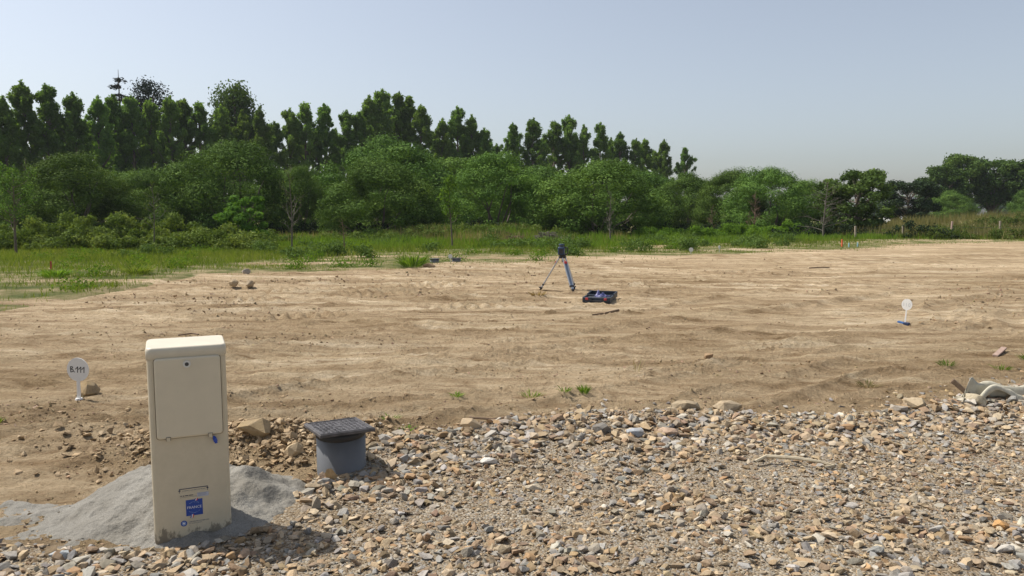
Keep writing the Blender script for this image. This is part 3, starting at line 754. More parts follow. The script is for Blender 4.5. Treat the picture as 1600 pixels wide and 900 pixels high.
def build_cabinet():
    W, D, HT = 0.326, 0.20, 0.885
    c = empty("utility_cabinet", (-1.449, 3.335, 0.0), math.atan2(0.13, 0.29))
    tag(c, "tall beige utility cabinet standing in grey sand at left", "utility cabinet")
    # body: rounded box whose front corners are broad
    pts = rounded_rect(W, D, 0.022, 6)
    bm = bmesh.new()
    rows = [(-0.18, 1.0), (0.0, 1.0), (HT - 0.03, 1.0), (HT - 0.004, 0.992)]
    rings = []
    for z, k in rows: rings.append([bm.verts.new((x * k, y * k + D / 2, z)) for x, y in pts])
    for r0, r1 in zip(rings[:-1], rings[1:]):
        for i in range(len(pts)):
            j = (i + 1) % len(pts); bm.faces.new((r0[i], r0[j], r1[j], r1[i]))
    bm.faces.new(rings[-1]); bm.faces.new(rings[0][::-1])
    o = bm_obj("body", bm, M['cab'], c)
    for p in o.data.polygons: p.use_smooth = len(p.vertices) == 4
    # cap with overhang and softened rim
    bm = bmesh.new()
    prof = [(HT - 0.035, 1.006), (HT - 0.033, 1.022), (HT + 0.002, 1.02), (HT + 0.012, 1.005), (HT + 0.017, 0.975)]
    rings = []
    for z, k in prof:
        rings.append([bm.verts.new((x * k, y * (1 + (k - 1) * W / D) + D / 2, z + 0.012 * (y / D))) for x, y in pts])
    for r0, r1 in zip(rings[:-1], rings[1:]):
        for i in range(len(pts)):
            j = (i + 1) % len(pts); bm.faces.new((r0[i], r0[j], r1[j], r1[i]))
    bm.faces.new(rings[-1]); bm.faces.new(rings[0][::-1])
    o = bm_obj("cap", bm, M['cap'], c)
    for p in o.data.polygons: p.use_smooth = len(p.vertices) == 4
    # door, slightly proud, softened edge
    cx, cz, dw, dh = 0.002, 0.667, 0.272, 0.362
    bm = bmesh.new()
    rings = []
    for y, ins, rr in ((0.002, 0.0, 0.014), (-0.008, 0.0, 0.014), (-0.012, 0.003, 0.013), (-0.0135, 0.008, 0.012)):
        rings.append([bm.verts.new((cx + x, y, cz + z)) for x, z in rounded_rect(dw - 2 * ins, dh - 2 * ins, rr, 4)])
    n = len(rings[0])
    for r0, r1 in zip(rings[:-1], rings[1:]):
        for i in range(n): bm.faces.new((r0[i], r0[(i + 1) % n], r1[(i + 1) % n], r1[i]))
    bm.faces.new(rings[-1])
    bmesh.ops.recalc_face_normals(bm, faces=bm.faces[:])
    door = bm_obj("door", bm, M['cabdoor'], c)
    gp = rounded_rect(dw + 0.007, dh + 0.007, 0.016, 4)
    bm_obj("door_gap_shade", plate_bm([(cx + x, cz + z) for x, z in gp], -0.0031, 0.001), M['gap'], c)  # dark plate behind the door, its colour stands in for the gap's shade
    # shallow frame line around the door
    bm = bmesh.new()
    o1 = rounded_rect(dw + 0.016, dh + 0.016, 0.018, 4); o2 = rounded_rect(dw + 0.004, dh + 0.004, 0.015, 4)
    a = [bm.verts.new((cx + x, -0.0025, cz + z)) for x, z in o1]; b = [bm.verts.new((cx + x, -0.0025, cz + z)) for x, z in o2]
    a2 = [bm.verts.new((cx + x, 0.003, cz + z)) for x, z in o1]
    for i in range(len(a)):
        j = (i + 1) % len(a); bm.faces.new((a[i], a[j], b[j], b[i])); bm.faces.new((a2[i], a2[j], a[j], a[i]))
    bmesh.ops.recalc_face_normals(bm, faces=bm.faces[:])
    bm_obj("door_frame", bm, M['cab'], c)
    rx = Matrix.Rotation(R(90), 4, 'X')
    bm = bmesh.new(); add_cyl(bm, (-0.001, -0.0125, 0.818), 0.0165, 0.0155, 0.006, 28, rx)
    lock = bm_obj("lock", bm, M['steel'], door)
    bm = bmesh.new(); add_cyl(bm, (-0.001, -0.0175, 0.818), 0.0085, 0.008, 0.003, 3, rx); add_cyl(bm, (-0.001, -0.0180, 0.818), 0.0085, 0.0085, 0.0012, 24, rx)
    bm_obj("lock_socket", bm, M['darksteel'], door)
    for hx in (-0.088, 0.085):
        bm = bmesh.new(); rect(hx - 0.008, hx + 0.008, 0.476, 0.493, -0.0155, -0.004, bm)
        h = bm_obj("hinge", bm, M['cab'], c)
        bm = bmesh.new(); rect(hx - 0.0095, hx - 0.008, 0.478, 0.495, -0.0158, -0.006, bm); rect(hx + 0.008, hx + 0.0095, 0.478, 0.495, -0.0158, -0.006, bm); rect(hx - 0.0095, hx + 0.0095, 0.4935, 0.495, -0.0158, -0.006, bm)
        bm_obj("hinge_gap", bm, M['darksteel'], c)
    bm = bmesh.new()
    add_rod(bm, (0.098, -0.010, 0.478), (0.101, -0.013, 0.470), 0.003, 0.0075, 12); add_rod(bm, (0.101, -0.013, 0.470), (0.107, -0.014, 0.452), 0.0085, 0.0085, 12); add_rod(bm, (0.107, -0.014, 0.452), (0.109, -0.0145, 0.445), 0.0065, 0.006, 12)
    bm_obj("cable_cap", bm, M['blue'], c)
    # printed marks, a few tenths of a millimetre proud
    bm = bmesh.new()
    rect(-0.055, 0.066, 0.2445, 0.2475, -0.0012, 0.001, bm)
    for sx in (-0.053, 0.064):
        rect(sx - 0.001, sx + 0.001, 0.228, 0.2445, -0.0011, 0.001, bm)
        plate_bm([(sx - 0.006, 0.239), (sx, 0.236), (sx + 0.006, 0.239), (sx, 0.2425)], -0.0013, 0.001, bm)
    bm_obj("level_mark", bm, M['ink'], c)
    def strokes(x0, x1, z, h, seed, mat, name):
        r = random.Random(seed); bm = bmesh.new(); x = x0
        while x < x1:
            w = r.uniform(0.0012, 0.0028); rect(x, min(x + w, x1), z - h * r.uniform(0.3, 0.5), z + h * r.uniform(0.3, 0.5), -0.0010, 0.001, bm)
            x += w + (0.0009 if r.random() < 0.82 else 0.003)
        bm_obj(name, bm, mat, c)
    strokes(-0.041, 0.053, 0.2365, 0.0036, 3, M['greyink'], "small_print")
    strokes(-0.052, 0.004, 0.2135, 0.0050, 4, M['ink'], "small_print")
    bm = bmesh.new(); rect(-0.053, 0.018, 0.2062, 0.2072, -0.0010, 0.001, bm); bm_obj("print_line", bm, M['greyink'], c)
    bm = bmesh.new(); rect(0.020, 0.068, 0.202, 0.220, -0.0014, 0.001, bm)
    lab = bm_obj("paper_label", bm, M['palelabel'], c)
    bm = bmesh.new()
    for k in range(4): rect(0.023, 0.060 - 0.006 * (k % 2), 0.2165 - k * 0.0035, 0.2172 - k * 0.0035, -0.0018, -0.001, bm)
    bm_obj("label_print", bm, M['greyink'], lab)
    sx0, sx1, sz0, sz1 = -0.029, 0.041, 0.118, 0.192
    mx, mz = (sx0 + sx1) / 2, (sz0 + sz1) / 2
    bm = bmesh.new(); rect(sx0, sx1, sz0, sz1, -0.0014, 0.001, bm)
    st = bm_obj("origin_sticker", bm, M['stickblue'], c)
    def lay(me, name, mat, x, z, parent, ang=0.0, y=-0.0020):
        o = link(name, me, mat, parent, (x, y, z), (R(90), 0, 0))
        o.rotation_euler = (Matrix.Rotation(-ang, 3, 'Y') @ Matrix.Rotation(R(90), 3, 'X')).to_euler()
        return o
    lay(text_mesh("FRANCE", 0.0165, "lettering"), "lettering", M['white'], mx, mz + 0.001, st)
    for word, sgn in (("ORIGINE", 1), ("GARANTIE", -1)):
        n = len(word)
        for i, ch in enumerate(word):
            a = (i - (n - 1) / 2) * R(13)
            lay(text_mesh(ch, 0.0068, "letter"), "letter", M['paleblue'], mx + 0.028 * math.sin(a), mz + sgn * 0.0255 * math.cos(a) + 0.001, st, -a * -sgn if False else (a * sgn) * 1.0)
    def slash(x, z0, z1):
        for k, mt in enumerate((M['stickblue'], M['white'], M['red'])):
            bm = bmesh.new(); w = 0.0042; q = x + k * w; sl = 0.0035
            plate_bm([(q, z0), (q + w, z0), (q + w + sl, z1), (q + sl, z1)], -0.0024 - 0.0001 * k, -0.0005, bm)
            bm_obj("tricolour_band", bm, mt, st)
    slash(0.006, 0.186, 0.1955); slash(-0.0125, 0.1075, 0.124)
    def disc(r0, r1, x, z, y):
        bm = bmesh.new(); n = 32
        a = [bm.verts.new((x + r1 * math.cos(2*PI*i/n), y, z + r1 * math.sin(2*PI*i/n))) for i in range(n)]
        if r0 == 0: bm.faces.new(a)
        else:
            b = [bm.verts.new((x + r0 * math.cos(2*PI*i/n), y, z + r0 * math.sin(2*PI*i/n))) for i in range(n)]
            for i in range(n): bm.faces.new((a[i], a[(i+1) % n], b[(i+1) % n], b[i]))
        bmesh.ops.recalc_face_normals(bm, faces=bm.faces[:]); return bm
    lg = bm_obj("round_emblem", disc(0, 0.0135, -0.040, 0.086, -0.0012), M['stickblue'], c)
    bm_obj("emblem_ring", disc(0.0062, 0.0088, -0.040, 0.086, -0.0017), M['paleblue'], lg)
    bm_obj("emblem_dot", disc(0, 0.0045, -0.040, 0.086, -0.0019), M['white'], lg)
    strokes(-0.019, 0.066, 0.0895, 0.0058, 9, M['greyink'], "maker_print")
    strokes(-0.019, 0.036, 0.0815, 0.0030, 10, M['greyink'], "maker_print")
build_cabinet()

# ---------------------------------------------------------------- inspection pipe with lid
M['pvc'] = simple('grey_pvc', (0.115, 0.12, 0.128), 0.5, var=0.12, scale=6, bump=0.05)
M['castiron'] = simple('dark_cover', (0.085, 0.08, 0.082), 0.55, 0.1, 0.55, scale=14, bump=0.15, bscale=120)
M['rubber'] = simple('black_rubber', (0.018, 0.018, 0.02), 0.55, var=0.2)
def build_pipe():
    p = empty("inspection_pipe", (-0.985, 4.27, 0.0), 0)
    tag(p, "short upright grey plastic pipe with a dark square cover", "inspection pipe")
    bm = bmesh.new(); n = 48
    prof = [(0.139, -0.2), (0.139, 0.252), (0.131, 0.252), (0.131, 0.1)]
    rings = [[bm.verts.new((r * math.cos(2*PI*i/n), r * math.sin(2*PI*i/n), z)) for i in range(n)] for r, z in prof]
    for r0, r1 in zip(rings[:-1], rings[1:]):
        for i in range(n): bm.faces.new((r0[i], r0[(i+1) % n], r1[(i+1) % n], r1[i]))
    o = bm_obj("pipe", bm, M['pvc'], p, smooth=True)
    o.data.polygons.foreach_set("use_smooth", [True] * len(o.data.polygons))
    bm = bmesh.new()
    prof = [(0.1405, 0.222), (0.143, 0.226), (0.150, 0.258), (0.12, 0.262)]
    rings = [[bm.verts.new((r * math.cos(2*PI*i/n), r * math.sin(2*PI*i/n), z + (0.012 * math.sin(2*PI*i/n) if k < 2 else 0))) for i in range(n)] for k, (r, z) in enumerate(prof)]
    for r0, r1 in zip(rings[:-1], rings[1:]):
        for i in range(n): bm.faces.new((r0[i], r0[(i+1) % n], r1[(i+1) % n], r1[i]))
    bm_obj("collar", bm, M['rubber'], p, smooth=True)
    lid = empty("cover", (0.0, -0.04, 0.262)); lid.parent = p; lid.rotation_euler = (R(-2.0), R(1.0), R(31))
    S = 0.315
    bm = bmesh.new(); add_box(bm, (0, 0, 0.008), (S, S, 0.018), None, 0.003, 2); bm_obj("cover_plate", bm, M['castiron'], lid)
    bm = bmesh.new()
    for sx, sy, w, d in ((0, 1, S - 0.012, 0.010), (0, -1, S - 0.012, 0.010), (1, 0, 0.010, S - 0.034), (-1, 0, 0.010, S - 0.034)):
        add_box(bm, (sx * (S/2 - 0.011), sy * (S/2 - 0.011), 0.0185), (w, d, 0.006), None, 0.0015, 1)
    bm_obj("cover_rim", bm, M['castiron'], lid)
    bm = bmesh.new()
    for i in range(11):
        for j in range(11):
            x = (i - 5) * 0.0245; y = (j - 5) * 0.0245
            if math.hypot(x, y) < 0.03: continue
            add_box(bm, (x + random.uniform(-0.003, 0.003), y + random.uniform(-0.003, 0.003), 0.0175), (0.016, 0.008, random.uniform(0.003, 0.006)), Matrix.Rotation(R(40 if (i + j) % 2 else -50) + random.uniform(-0.2, 0.2), 4, 'Z'))
    o = bm_obj("tread_pattern", bm, M['castiron'], lid); tag(o, kind="stuff")
    bm = bmesh.new(); add_cyl(bm, (0, 0, 0.0165), 0.024, 0.022, 0.004, 24); bm_obj("lifting_boss", bm, M['castiron'], lid)
build_pipe()

# ---------------------------------------------------------------- plot marker signs
M['signwhite'] = simple('sign_white', (0.74, 0.73, 0.70), 0.45, var=0.05, scale=8)
M['ink2'] = simple('marker_ink', (0.03, 0.03, 0.03), 0.7)
M['faintink'] = simple('faded_ink', (0.50, 0.51, 0.52), 0.7)
M['navy'] = simple('navy_plastic', (0.012, 0.025, 0.07), 0.5)
M['midblue'] = simple('mid_blue_plastic', (0.03, 0.12, 0.33), 0.5)
def stroke_text(glyphs, x0, z0, s, w, y, parent, mat):
    """hand-drawn polylines"""
    for pl in glyphs:
        bm = bmesh.new()
        for (a, b) in zip(pl[:-1], pl[1:]):
            ax, az = x0 + a[0] * s, z0 + a[1] * s; bx, bz = x0 + b[0] * s, z0 + b[1] * s
            dx, dz = bx - ax, bz - az; L = math.hypot(dx, dz) or 1; nx, nz = -dz / L * w / 2, dx / L * w / 2
            ex, ez = dx / L * w * 0.35, dz / L * w * 0.35
            plate_bm([(ax + nx - ex, az + nz - ez), (ax - nx - ex, az - nz - ez), (bx - nx + ex, bz - nz + ez), (bx + nx + ex, bz + nz + ez)], y, y + 0.0015, bm)
        bm_obj("lettering", bm, mat, parent)
def ONE(o): return [[(o, 0.55), (o + 0.42, 0.95), (o + 0.36, 0.0)]]
def build_sign(x, y, rz, label, height=0.335, r=0.062, lean=0.0, yoff=0.0, glyphs=None, gx=0, gz=0, gs=0.03, gw=0.004, mat=None, base=None, wide=1.0):
    s = empty("plot_marker", (x, y, Hs(x, y)), rz); s.rotation_euler = (0, lean, rz)
    tag(s, label, "plot marker", "white plot marker signs")
    cz = height - r
    bm = plate_bm([(wide * r * math.cos(2*PI*i/40), cz + r * math.sin(2*PI*i/40)) for i in range(40)], -0.003, 0.003)
    d = bm_obj("disc", bm, M['signwhite'], s)
    w = 0.011 if y > 8 else 0.019
    bm = plate_bm([(-w, -0.06), (w, -0.06), (w * 0.7, cz - r * 0.96), (-w * 0.7, cz - r * 0.96)], -0.0026, 0.0026)
    bm_obj("stem", bm, M['signwhite'], s)
    if glyphs: stroke_text(glyphs, gx, cz + gz, gs, gw, -0.0042, d, mat)
    if base == 'ring':
        bm = bmesh.new(); add_cyl(bm, (0, 0, -0.01), 0.03, 0.024, 0.022, 20); bm_obj("foot_ring", bm, M['signwhite'], s)
    elif base == 'blue':
        bm = bmesh.new(); add_box(bm, (-0.025, -0.01, 0.008), (0.13, 0.05, 0.03), Matrix.Rotation(0.12, 4, 'Y'), 0.006, 2); bm_obj("foot", bm, M['midblue'], s)
        bm = bmesh.new(); add_box(bm, (0.035, -0.035, 0.008), (0.07, 0.06, 0.04), None, 0.006, 2); bm_obj("foot_block", bm, M['navy'], s)
    return s
B111 = [[(0.0, 0.9), (0.05, 0.0)], [(0.0, 0.92), (0.32, 0.95), (0.42, 0.75), (0.1, 0.52), (0.48, 0.42), (0.55, 0.15), (0.05, 0.0)], [(0.72, 0.06), (0.76, 0.06)]] + ONE(0.95) + ONE(1.55) + ONE(2.15)
build_sign(-3.43, 5.9, R(-8), "white round plot marker handwritten B.111, left of the cabinet", 0.335, 0.094, 0.02, glyphs=B111, gx=-0.062, gz=-0.022, gs=0.046, gw=0.0062, mat=M['ink2'], base='ring', wide=1.0)
G110 = [[(0.2, 0.1), (0.2, 0.9)], [(0.8, 0.1), (0.8, 0.9)], [(1.3, 0.5), (1.4, 0.9), (1.6, 0.9), (1.7, 0.5), (1.6, 0.1), (1.4, 0.1), (1.3, 0.5)]]
build_sign(5.21, 9.97, R(-50), "white oval plot marker on a blue foot in the bare field at right", 0.335, 0.075, 0.05, glyphs=G110, gx=-0.05, gz=-0.03, gs=0.055, gw=0.006, mat=M['faintink'], base='blue', wide=0.9)
build_sign(-1.90, 23.35, R(4), "small white plot marker beside the right hand pipe stub", 0.24, 0.065, 0.0)
build_sign(6.67, 28.3, R(-5), "left of two far white plot markers at the grass edge", 0.24, 0.08, 0.05)
build_sign(8.0, 29.3, R(30), "right of two far white plot markers at the grass edge", 0.27, 0.07, 0.0, wide=0.75)

def stub(x, y, label):
    s = empty("pipe_stub", (x, y, Hs(x, y))); tag(s, label, "pipe stub", "dark pipe stubs at the field's edge")
    bm = bmesh.new(); n = 32
    prof = [(0.13, -0.1), (0.135, 0.1), (0.125, 0.1), (0.12, 0.0)]
    rings = [[bm.verts.new((r * math.cos(2*PI*i/n), r * math.sin(2*PI*i/n), z)) for i in range(n)] for r, z in prof]
    for r0, r1 in zip(rings[:-1], rings[1:]):
        for i in range(n): bm.faces.new((r0[i], r0[(i+1) % n], r1[(i+1) % n], r1[i]))
    bm_obj("pipe", bm, M['pvc'], s, smooth=True)
    bm = bmesh.new(); add_box(bm, (0, 0, 0.115), (0.30, 0.26, 0.02), Matrix.Rotation(0.2, 4, 'Z'), 0.004); bm_obj("cover", bm, M['castiron'], s)
stub(-2.36, 23.1, "dark capped pipe stub on a low soil mound, left one")
stub(-1.72, 23.4, "dark capped pipe stub right of a small white marker")

M['stakered'] = simple('stake_red', (0.36, 0.05, 0.035), 0.7, var=0.3, scale=30)
M['stakeorange'] = simple('stake_orange', (0.7, 0.13, 0.05), 0.7, var=0.2, scale=30)
M['stakeblue'] = simple('stake_pale_blue', (0.25, 0.42, 0.47), 0.7, var=0.2, scale=30)
M['oldwood'] = simple('old_wood', (0.3, 0.25, 0.19), 0.9, var=0.3, scale=20)
def stake(name, x, y, h, w, mat, label, cat, lean=0.0, group=None):
    bm = bmesh.new()
    vs = []
    for z, k in ((-0.15, 0.5), (0.0, 1.0), (h - 0.01, 0.95), (h, 0.75)):
        vs.append([bm.verts.new((sx * w * k / 2, sy * w * k / 2, z)) for sx, sy in ((-1, -1), (1, -1), (1, 1), (-1, 1))])
    for a, b in zip(vs[:-1], vs[1:]):
        for i in range(4): bm.faces.new((a[i], a[(i+1) % 4], b[(i+1) % 4], b[i]))
    bm.faces.new(vs[-1]); bm.faces.new(vs[0][::-1])
    o = bm_obj(name, bm, mat, None, loc=(x, y, Hs(x, y)), rot=(0, lean, 0.3))
    tag(o, label, cat, group)
stake("survey_stake", -11.24, 18.46, 0.29, 0.035, M['stakered'], "dark red survey stake in the grass at far left", "stake", 0.03)
stake("survey_stake", 14.94, 34.4, 0.34, 0.05, M['stakeorange'], "orange survey stake in the grass before the bare dead tree", "stake", -0.02)
stake("survey_stake", 15.08, 34.0, 0.2, 0.045, M['stakeblue'], "pale blue survey peg at the foot of the orange stake", "stake")
stake("survey_stake", 15.65, 34.4, 0.2, 0.045, M['stakeblue'], "pale blue survey peg standing alone right of the orange stake", "stake")

# ---------------------------------------------------------------- tripod, laser level, open case, bag
M['alu'] = simple('aluminium_leg', (0.55, 0.57, 0.60), 0.38, 0.75, 0.08)
M['legblue'] = simple('blue_grey_leg_channel', (0.16, 0.21, 0.28), 0.45, 0.2, 0.1)
M['black'] = simple('black_plastic', (0.02, 0.02, 0.022), 0.5, var=0.2)
M['clampred'] = simple('red_clamp', (0.42, 0.04, 0.035), 0.45, var=0.1)
M['levelblue'] = simple('instrument_blue', (0.018, 0.045, 0.10), 0.4, var=0.15)
M['lens'] = simple('lens_window', (0.03, 0.035, 0.045), 0.12)
def build_tripod():
    hx, hy = 0.965, 14.5; z0 = Hs(hx, hy); top = 0.665
    t = empty("tripod", (hx, hy, z0)); tag(t, "aluminium surveyor's tripod with black feet on the bare field", "tripod")
    bm = bmesh.new(); add_cyl(bm, (0, 0, top - 0.03), 0.065, 0.075, 0.025, 24); add_cyl(bm, (0, 0, top - 0.005), 0.08, 0.08, 0.012, 24); add_cyl(bm, (0, 0, top - 0.10), 0.015, 0.015, 0.07, 12)
    bm_obj("head", bm, M['black'], t)
    for fx, fy in ((0.54, 14.59), (1.15, 14.10), (1.235, 14.86)):
        f = Vector((fx - hx, fy - hy, Hs(fx, fy) - z0)); d = Vector((f.x, f.y, 0)).normalized()
        a = Vector((d.x * 0.06, d.y * 0.06, top - 0.02)); ax = (f - a)
        tang = Vector((-d.y, d.x, 0))
        leg = empty("leg", (0, 0, 0)); leg.parent = t
        p = lambda k: a + ax * k
        bm = bmesh.new()
        for s in (-1, 1): add_bar(bm, p(0.0) + tang * 0.032 * s, p(0.82) + tang * 0.032 * s, 0.018, 0.022, 0.003, ref=tang)
        bm_obj("rail", bm, M['alu'], leg)
        bm = bmesh.new(); add_bar(bm, p(0.16), p(0.90), 0.046, 0.016, 0.002, ref=tang); bm_obj("sliding_section", bm, M['legblue'], leg)
        bm = bmesh.new(); add_bar(bm, p(0.80), p(0.845), 0.092, 0.034, 0.004, ref=tang); bm_obj("clamp_band", bm, M['black'], leg)
        bm = bmesh.new(); add_bar(bm, p(0.845), p(0.915), 0.05, 0.03, 0.004, ref=tang); bm_obj("lower_socket", bm, M['alu'], leg)
        bm = bmesh.new(); M4, L = rod_matrix(p(0.905), p(1.03)); add_cyl(bm, p(0.905), 0.03, 0.006, L, 10, M4)
        add_bar(bm, p(0.905) + d * 0.03, p(0.93) + d * 0.03, 0.04, 0.05, 0.004, ref=tang); bm_obj("foot", bm, M['black'], leg)
        bm = bmesh.new(); q = p(0.10) + d * 0.022; add_bar(bm, q, q + ax.normalized() * 0.045, 0.052, 0.02, 0.004, ref=tang); bm_obj("lever", bm, M['clampred'], leg)
    l = empty("laser_level", (hx, hy, z0 + top + 0.007), R(-12)); tag(l, "dark blue rotary laser level with side handle on the tripod", "laser level")
    bm = bmesh.new(); add_cyl(bm, (0, 0, 0), 0.06, 0.066, 0.03, 20); bm_obj("base", bm, M['black'], l)
    bm = bmesh.new(); add_box(bm, (-0.02, 0, 0.105), (0.125, 0.13, 0.15), None, 0.018, 3); bm_obj("housing", bm, M['levelblue'], l)
    bm = bmesh.new(); add_box(bm, (-0.02, -0.0655, 0.10), (0.075, 0.006, 0.085), None, 0.002, 1); bm_obj("panel", bm, M['black'], l)
    bm = bmesh.new(); add_cyl(bm, (-0.02, 0, 0.18), 0.048, 0.044, 0.045, 24); bm_obj("rotor_window", bm, M['lens'], l)
    bm = bmesh.new(); add_cyl(bm, (-0.02, 0, 0.225), 0.056, 0.05, 0.014, 24); bm_obj("rotor_cap", bm, M['levelblue'], l)
    for s in (-1, 1):
        bm = bmesh.new(); add_rod(bm, (-0.02 + 0.05 * s, 0.04, 0.175), (-0.02 + 0.05 * s, 0.04, 0.228), 0.007, 0.007); bm_obj("guard_post", bm, M['black'], l)
    bm = bmesh.new()
    pts = [(0.04, 0, 0.165), (0.085, 0, 0.17), (0.102, 0, 0.155), (0.102, 0, 0.06), (0.085, 0, 0.045), (0.04, 0, 0.045)]
    for a, b in zip(pts[:-1], pts[1:]): add_rod(bm, a, b, 0.011, 0.011, 10)
    bm_obj("handle", bm, M['black'], l)
build_tripod()

M['case'] = simple('dark_case', (0.02, 0.028, 0.042), 0.5, var=0.2, scale=30)
M['foam'] = simple('case_foam', (0.03, 0.032, 0.036), 0.9, var=0.2)
M['latchred'] = simple('red_latch', (0.5, 0.05, 0.05), 0.45, var=0.1)
M['bagblue'] = simple('lilac_plastic_bag', (0.24, 0.25, 0.50), 0.35, var=0.2, scale=25)
def tray(parent, name, w, d, h, wall, mat, y0, z0):
    bm = bmesh.new()
    add_box(bm, (0, y0 + d/2, z0 + 0.01), (w, d, 0.02), None, 0.004)
    for sx in (-1, 1): add_box(bm, (sx * (w/2 - wall/2), y0 + d/2, z0 + h/2 + 0.01), (wall, d, h), None, 0.006)
    add_box(bm, (0, y0 + d - wall/2, z0 + h/2 + 0.01), (w - 0.01, wall - 0.002, h - 0.003), None, 0.005)
    return bm
def build_case():
    c = empty("instrument_case", (1.40, 12.52, Hs(1.46, 12.6) - 0.01), R(-17)); tag(c, "open dark blue instrument case with red latches on the ground", "instrument case")
    w, d, h = 0.47, 0.36, 0.085
    bm = tray(c, "tray", w, d, h, 0.025, M['case'], 0.0, 0.0)
    for sx in (-1, 1): add_box(bm, (sx * 0.155, 0.0, h/2 + 0.005), (0.155, 0.06, h + 0.004), None, 0.012)
    add_box(bm, (0, 0.045, h/2), (0.17, 0.03, h - 0.012), None, 0.006)
    bm_obj("tray", bm, M['case'], c)
    for sx in (-1, 1):
        bm = bmesh.new(); add_box(bm, (sx * 0.155, -0.034, 0.066), (0.046, 0.016, 0.036), None, 0.006); bm_obj("latch", bm, M['latchred'], c)
    bm = bmesh.new(); add_box(bm, (0, 0.19, 0.05), (w - 0.07, d - 0.10, 0.05), None, 0.02); bm_obj("foam_insert", bm, M['foam'], c)
    bm = bmesh.new(); add_box(bm, (0, -0.025, 0.035), (0.15, 0.02, 0.022), None, 0.006); bm_obj("carry_handle", bm, M['black'], c)
    lid = empty("lid", (0.0, d + 0.012, 0.02)); lid.parent = c; lid.rotation_euler = (R(3), 0, 0)
    bm = tray(c, "lid", w, 0.36, 0.085, 0.02, M['case'], 0.0, 0.0); add_box(bm, (0, 0.012, 0.045), (w - 0.012, 0.022, 0.07), None, 0.005)
    bm_obj("lid_shell", bm, M['case'], lid)
    for sx in (-1, 1):
        bm = bmesh.new(); add_rod(bm, (sx * 0.15 - 0.03, d + 0.006, h * 0.7), (sx * 0.15 + 0.03, d + 0.006, h * 0.7), 0.009, 0.009); bm_obj("hinge", bm, M['black'], c)
    # crumpled bag lying in it
    n = 16; bm = bmesh.new(); g = [[None] * n for _ in range(n)]
    for i in range(n):
        for j in range(n):
            u, v = i / (n - 1) - 0.5, j / (n - 1) - 0.5
            hh = 0.05 * math.exp(-((u / 0.28) ** 2 + (v / 0.3) ** 2)) + 0.02 * math.sin(9 * u + 4 * v) * math.cos(11 * v - 3 * u) + 0.10 * math.exp(-(((u + 0.33) / 0.10) ** 2 + ((v - 0.1) / 0.16) ** 2))
            g[i][j] = bm.verts.new((u * 0.22 + 0.02 * math.sin(7 * v), v * 0.16 + 0.02 * math.sin(8 * u), hh))
    for i in range(n - 1):
        for j in range(n - 1): bm.faces.new((g[i][j], g[i+1][j], g[i+1][j+1], g[i][j+1]))
    bmesh.ops.solidify(bm, geom=bm.faces[:], thickness=0.002)
    o = bm_obj("plastic_bag", bm, M['bagblue'], None, True, (1.52, 12.80, Hs(1.5, 12.7) + 0.075), (0, 0, 0.2))
    tag(o, "crumpled lilac blue plastic bag lying on the open case", "plastic bag")
build_case()

# ---------------------------------------------------------------- litter on the ground
M['cloth'] = simple('weathered_geotextile', (0.46, 0.43, 0.34), 0.9, var=0.22, scale=9, bump=0.3, bscale=60)
def build_cloth():
    nu, nv = 90, 26
    u = np.linspace(0, 1, nu); v = np.linspace(-0.5, 0.5, nv)
    U, V_ = np.meshgrid(u, v, indexing='ij')
    x = 3.46 + U * 1.25 + 0.03 * np.sin(V_ * 8 + U * 5)
    y = 5.70 + U * 0.50 + V_ * (0.20 + 0.12 * U) + 0.05 * np.sin(U * 9)
    z = H(x.ravel(), y.ravel()).reshape(x.shape)
    fold = 0.05 * np.sin(V_ * 13 + 5 * U) * (0.4 + 0.6 * np.sin(U * 6 + 0.6) ** 2) + 0.03 * np.sin(V_ * 24 - 9 * U + 1) + 0.05 * np.exp(-((U - 0.80) / 0.16) ** 2) * 1.6 + 0.13 * np.exp(-(((U - 0.05) / 0.045) ** 2 + ((V_ - 0.12) / 0.22) ** 2)) + 0.05 * np.exp(-((U - 0.25) / 0.2) ** 2)
    fold += 0.02 * fbm(U.ravel() * 14, V_.ravel() * 6, 401, 3).reshape(U.shape)
    Vv = np.stack([x, y, z + 0.04 + fold * 0.85 - 0.06 * np.abs(V_) * 2 * (0.5 + 0.5 * np.sin(U * 17))], -1).reshape(-1, 3)
    i = np.arange(nu - 1)[:, None] * nv; j = np.arange(nv - 1)[None, :]
    F = np.stack([i + j, i + nv + j, i + nv + j + 1, i + j + 1], -1).reshape(-1, 4)
    me = np_mesh("cloth", Vv, F, smooth=True)
    bm = bmesh.new(); bm.from_mesh(me); bmesh.ops.solidify(bm, geom=bm.faces[:], thickness=0.005); bm.to_mesh(me); bm.free()
    o = link("discarded_cloth", me, M['cloth']); tag(o, "dirty cream cloth crumpled on the stones at the right edge", "cloth")
build_cloth()
M['rotwood'] = simple('broken_wood', (0.16, 0.11, 0.07), 0.9, var=0.35, scale=30)
M['paleplank'] = simple('pale_plank', (0.34, 0.24, 0.19), 0.85, var=0.25, scale=30)
M['strap'] = simple('pale_strap', (0.48, 0.41, 0.29), 0.9, var=0.2, scale=30)
def stick(name, pts, r, mat, label, cat, sides=6, flat=1.0):
    P = [(x, y, Hs(x, y) + z) for x, y, z in pts]
    V, F = tubes([(P, [r * (0.75 + 0.4 * random.random()) for _ in P])], sides)
    me = np_mesh(name, V, F); o = link(name, me, mat); tag(o, label, cat)
bm = bmesh.new(); add_bar(bm, (3.42, 5.80, Hs(3.42, 5.80) + 0.17), (3.55, 5.72, Hs(3.55, 5.72) + 0.03), 0.035, 0.03, 0.004)
tag(bm_obj("wood_stump", bm, M['rotwood'], None), "dark splintered piece of wood poking up at the cloth's left end", "wood piece")
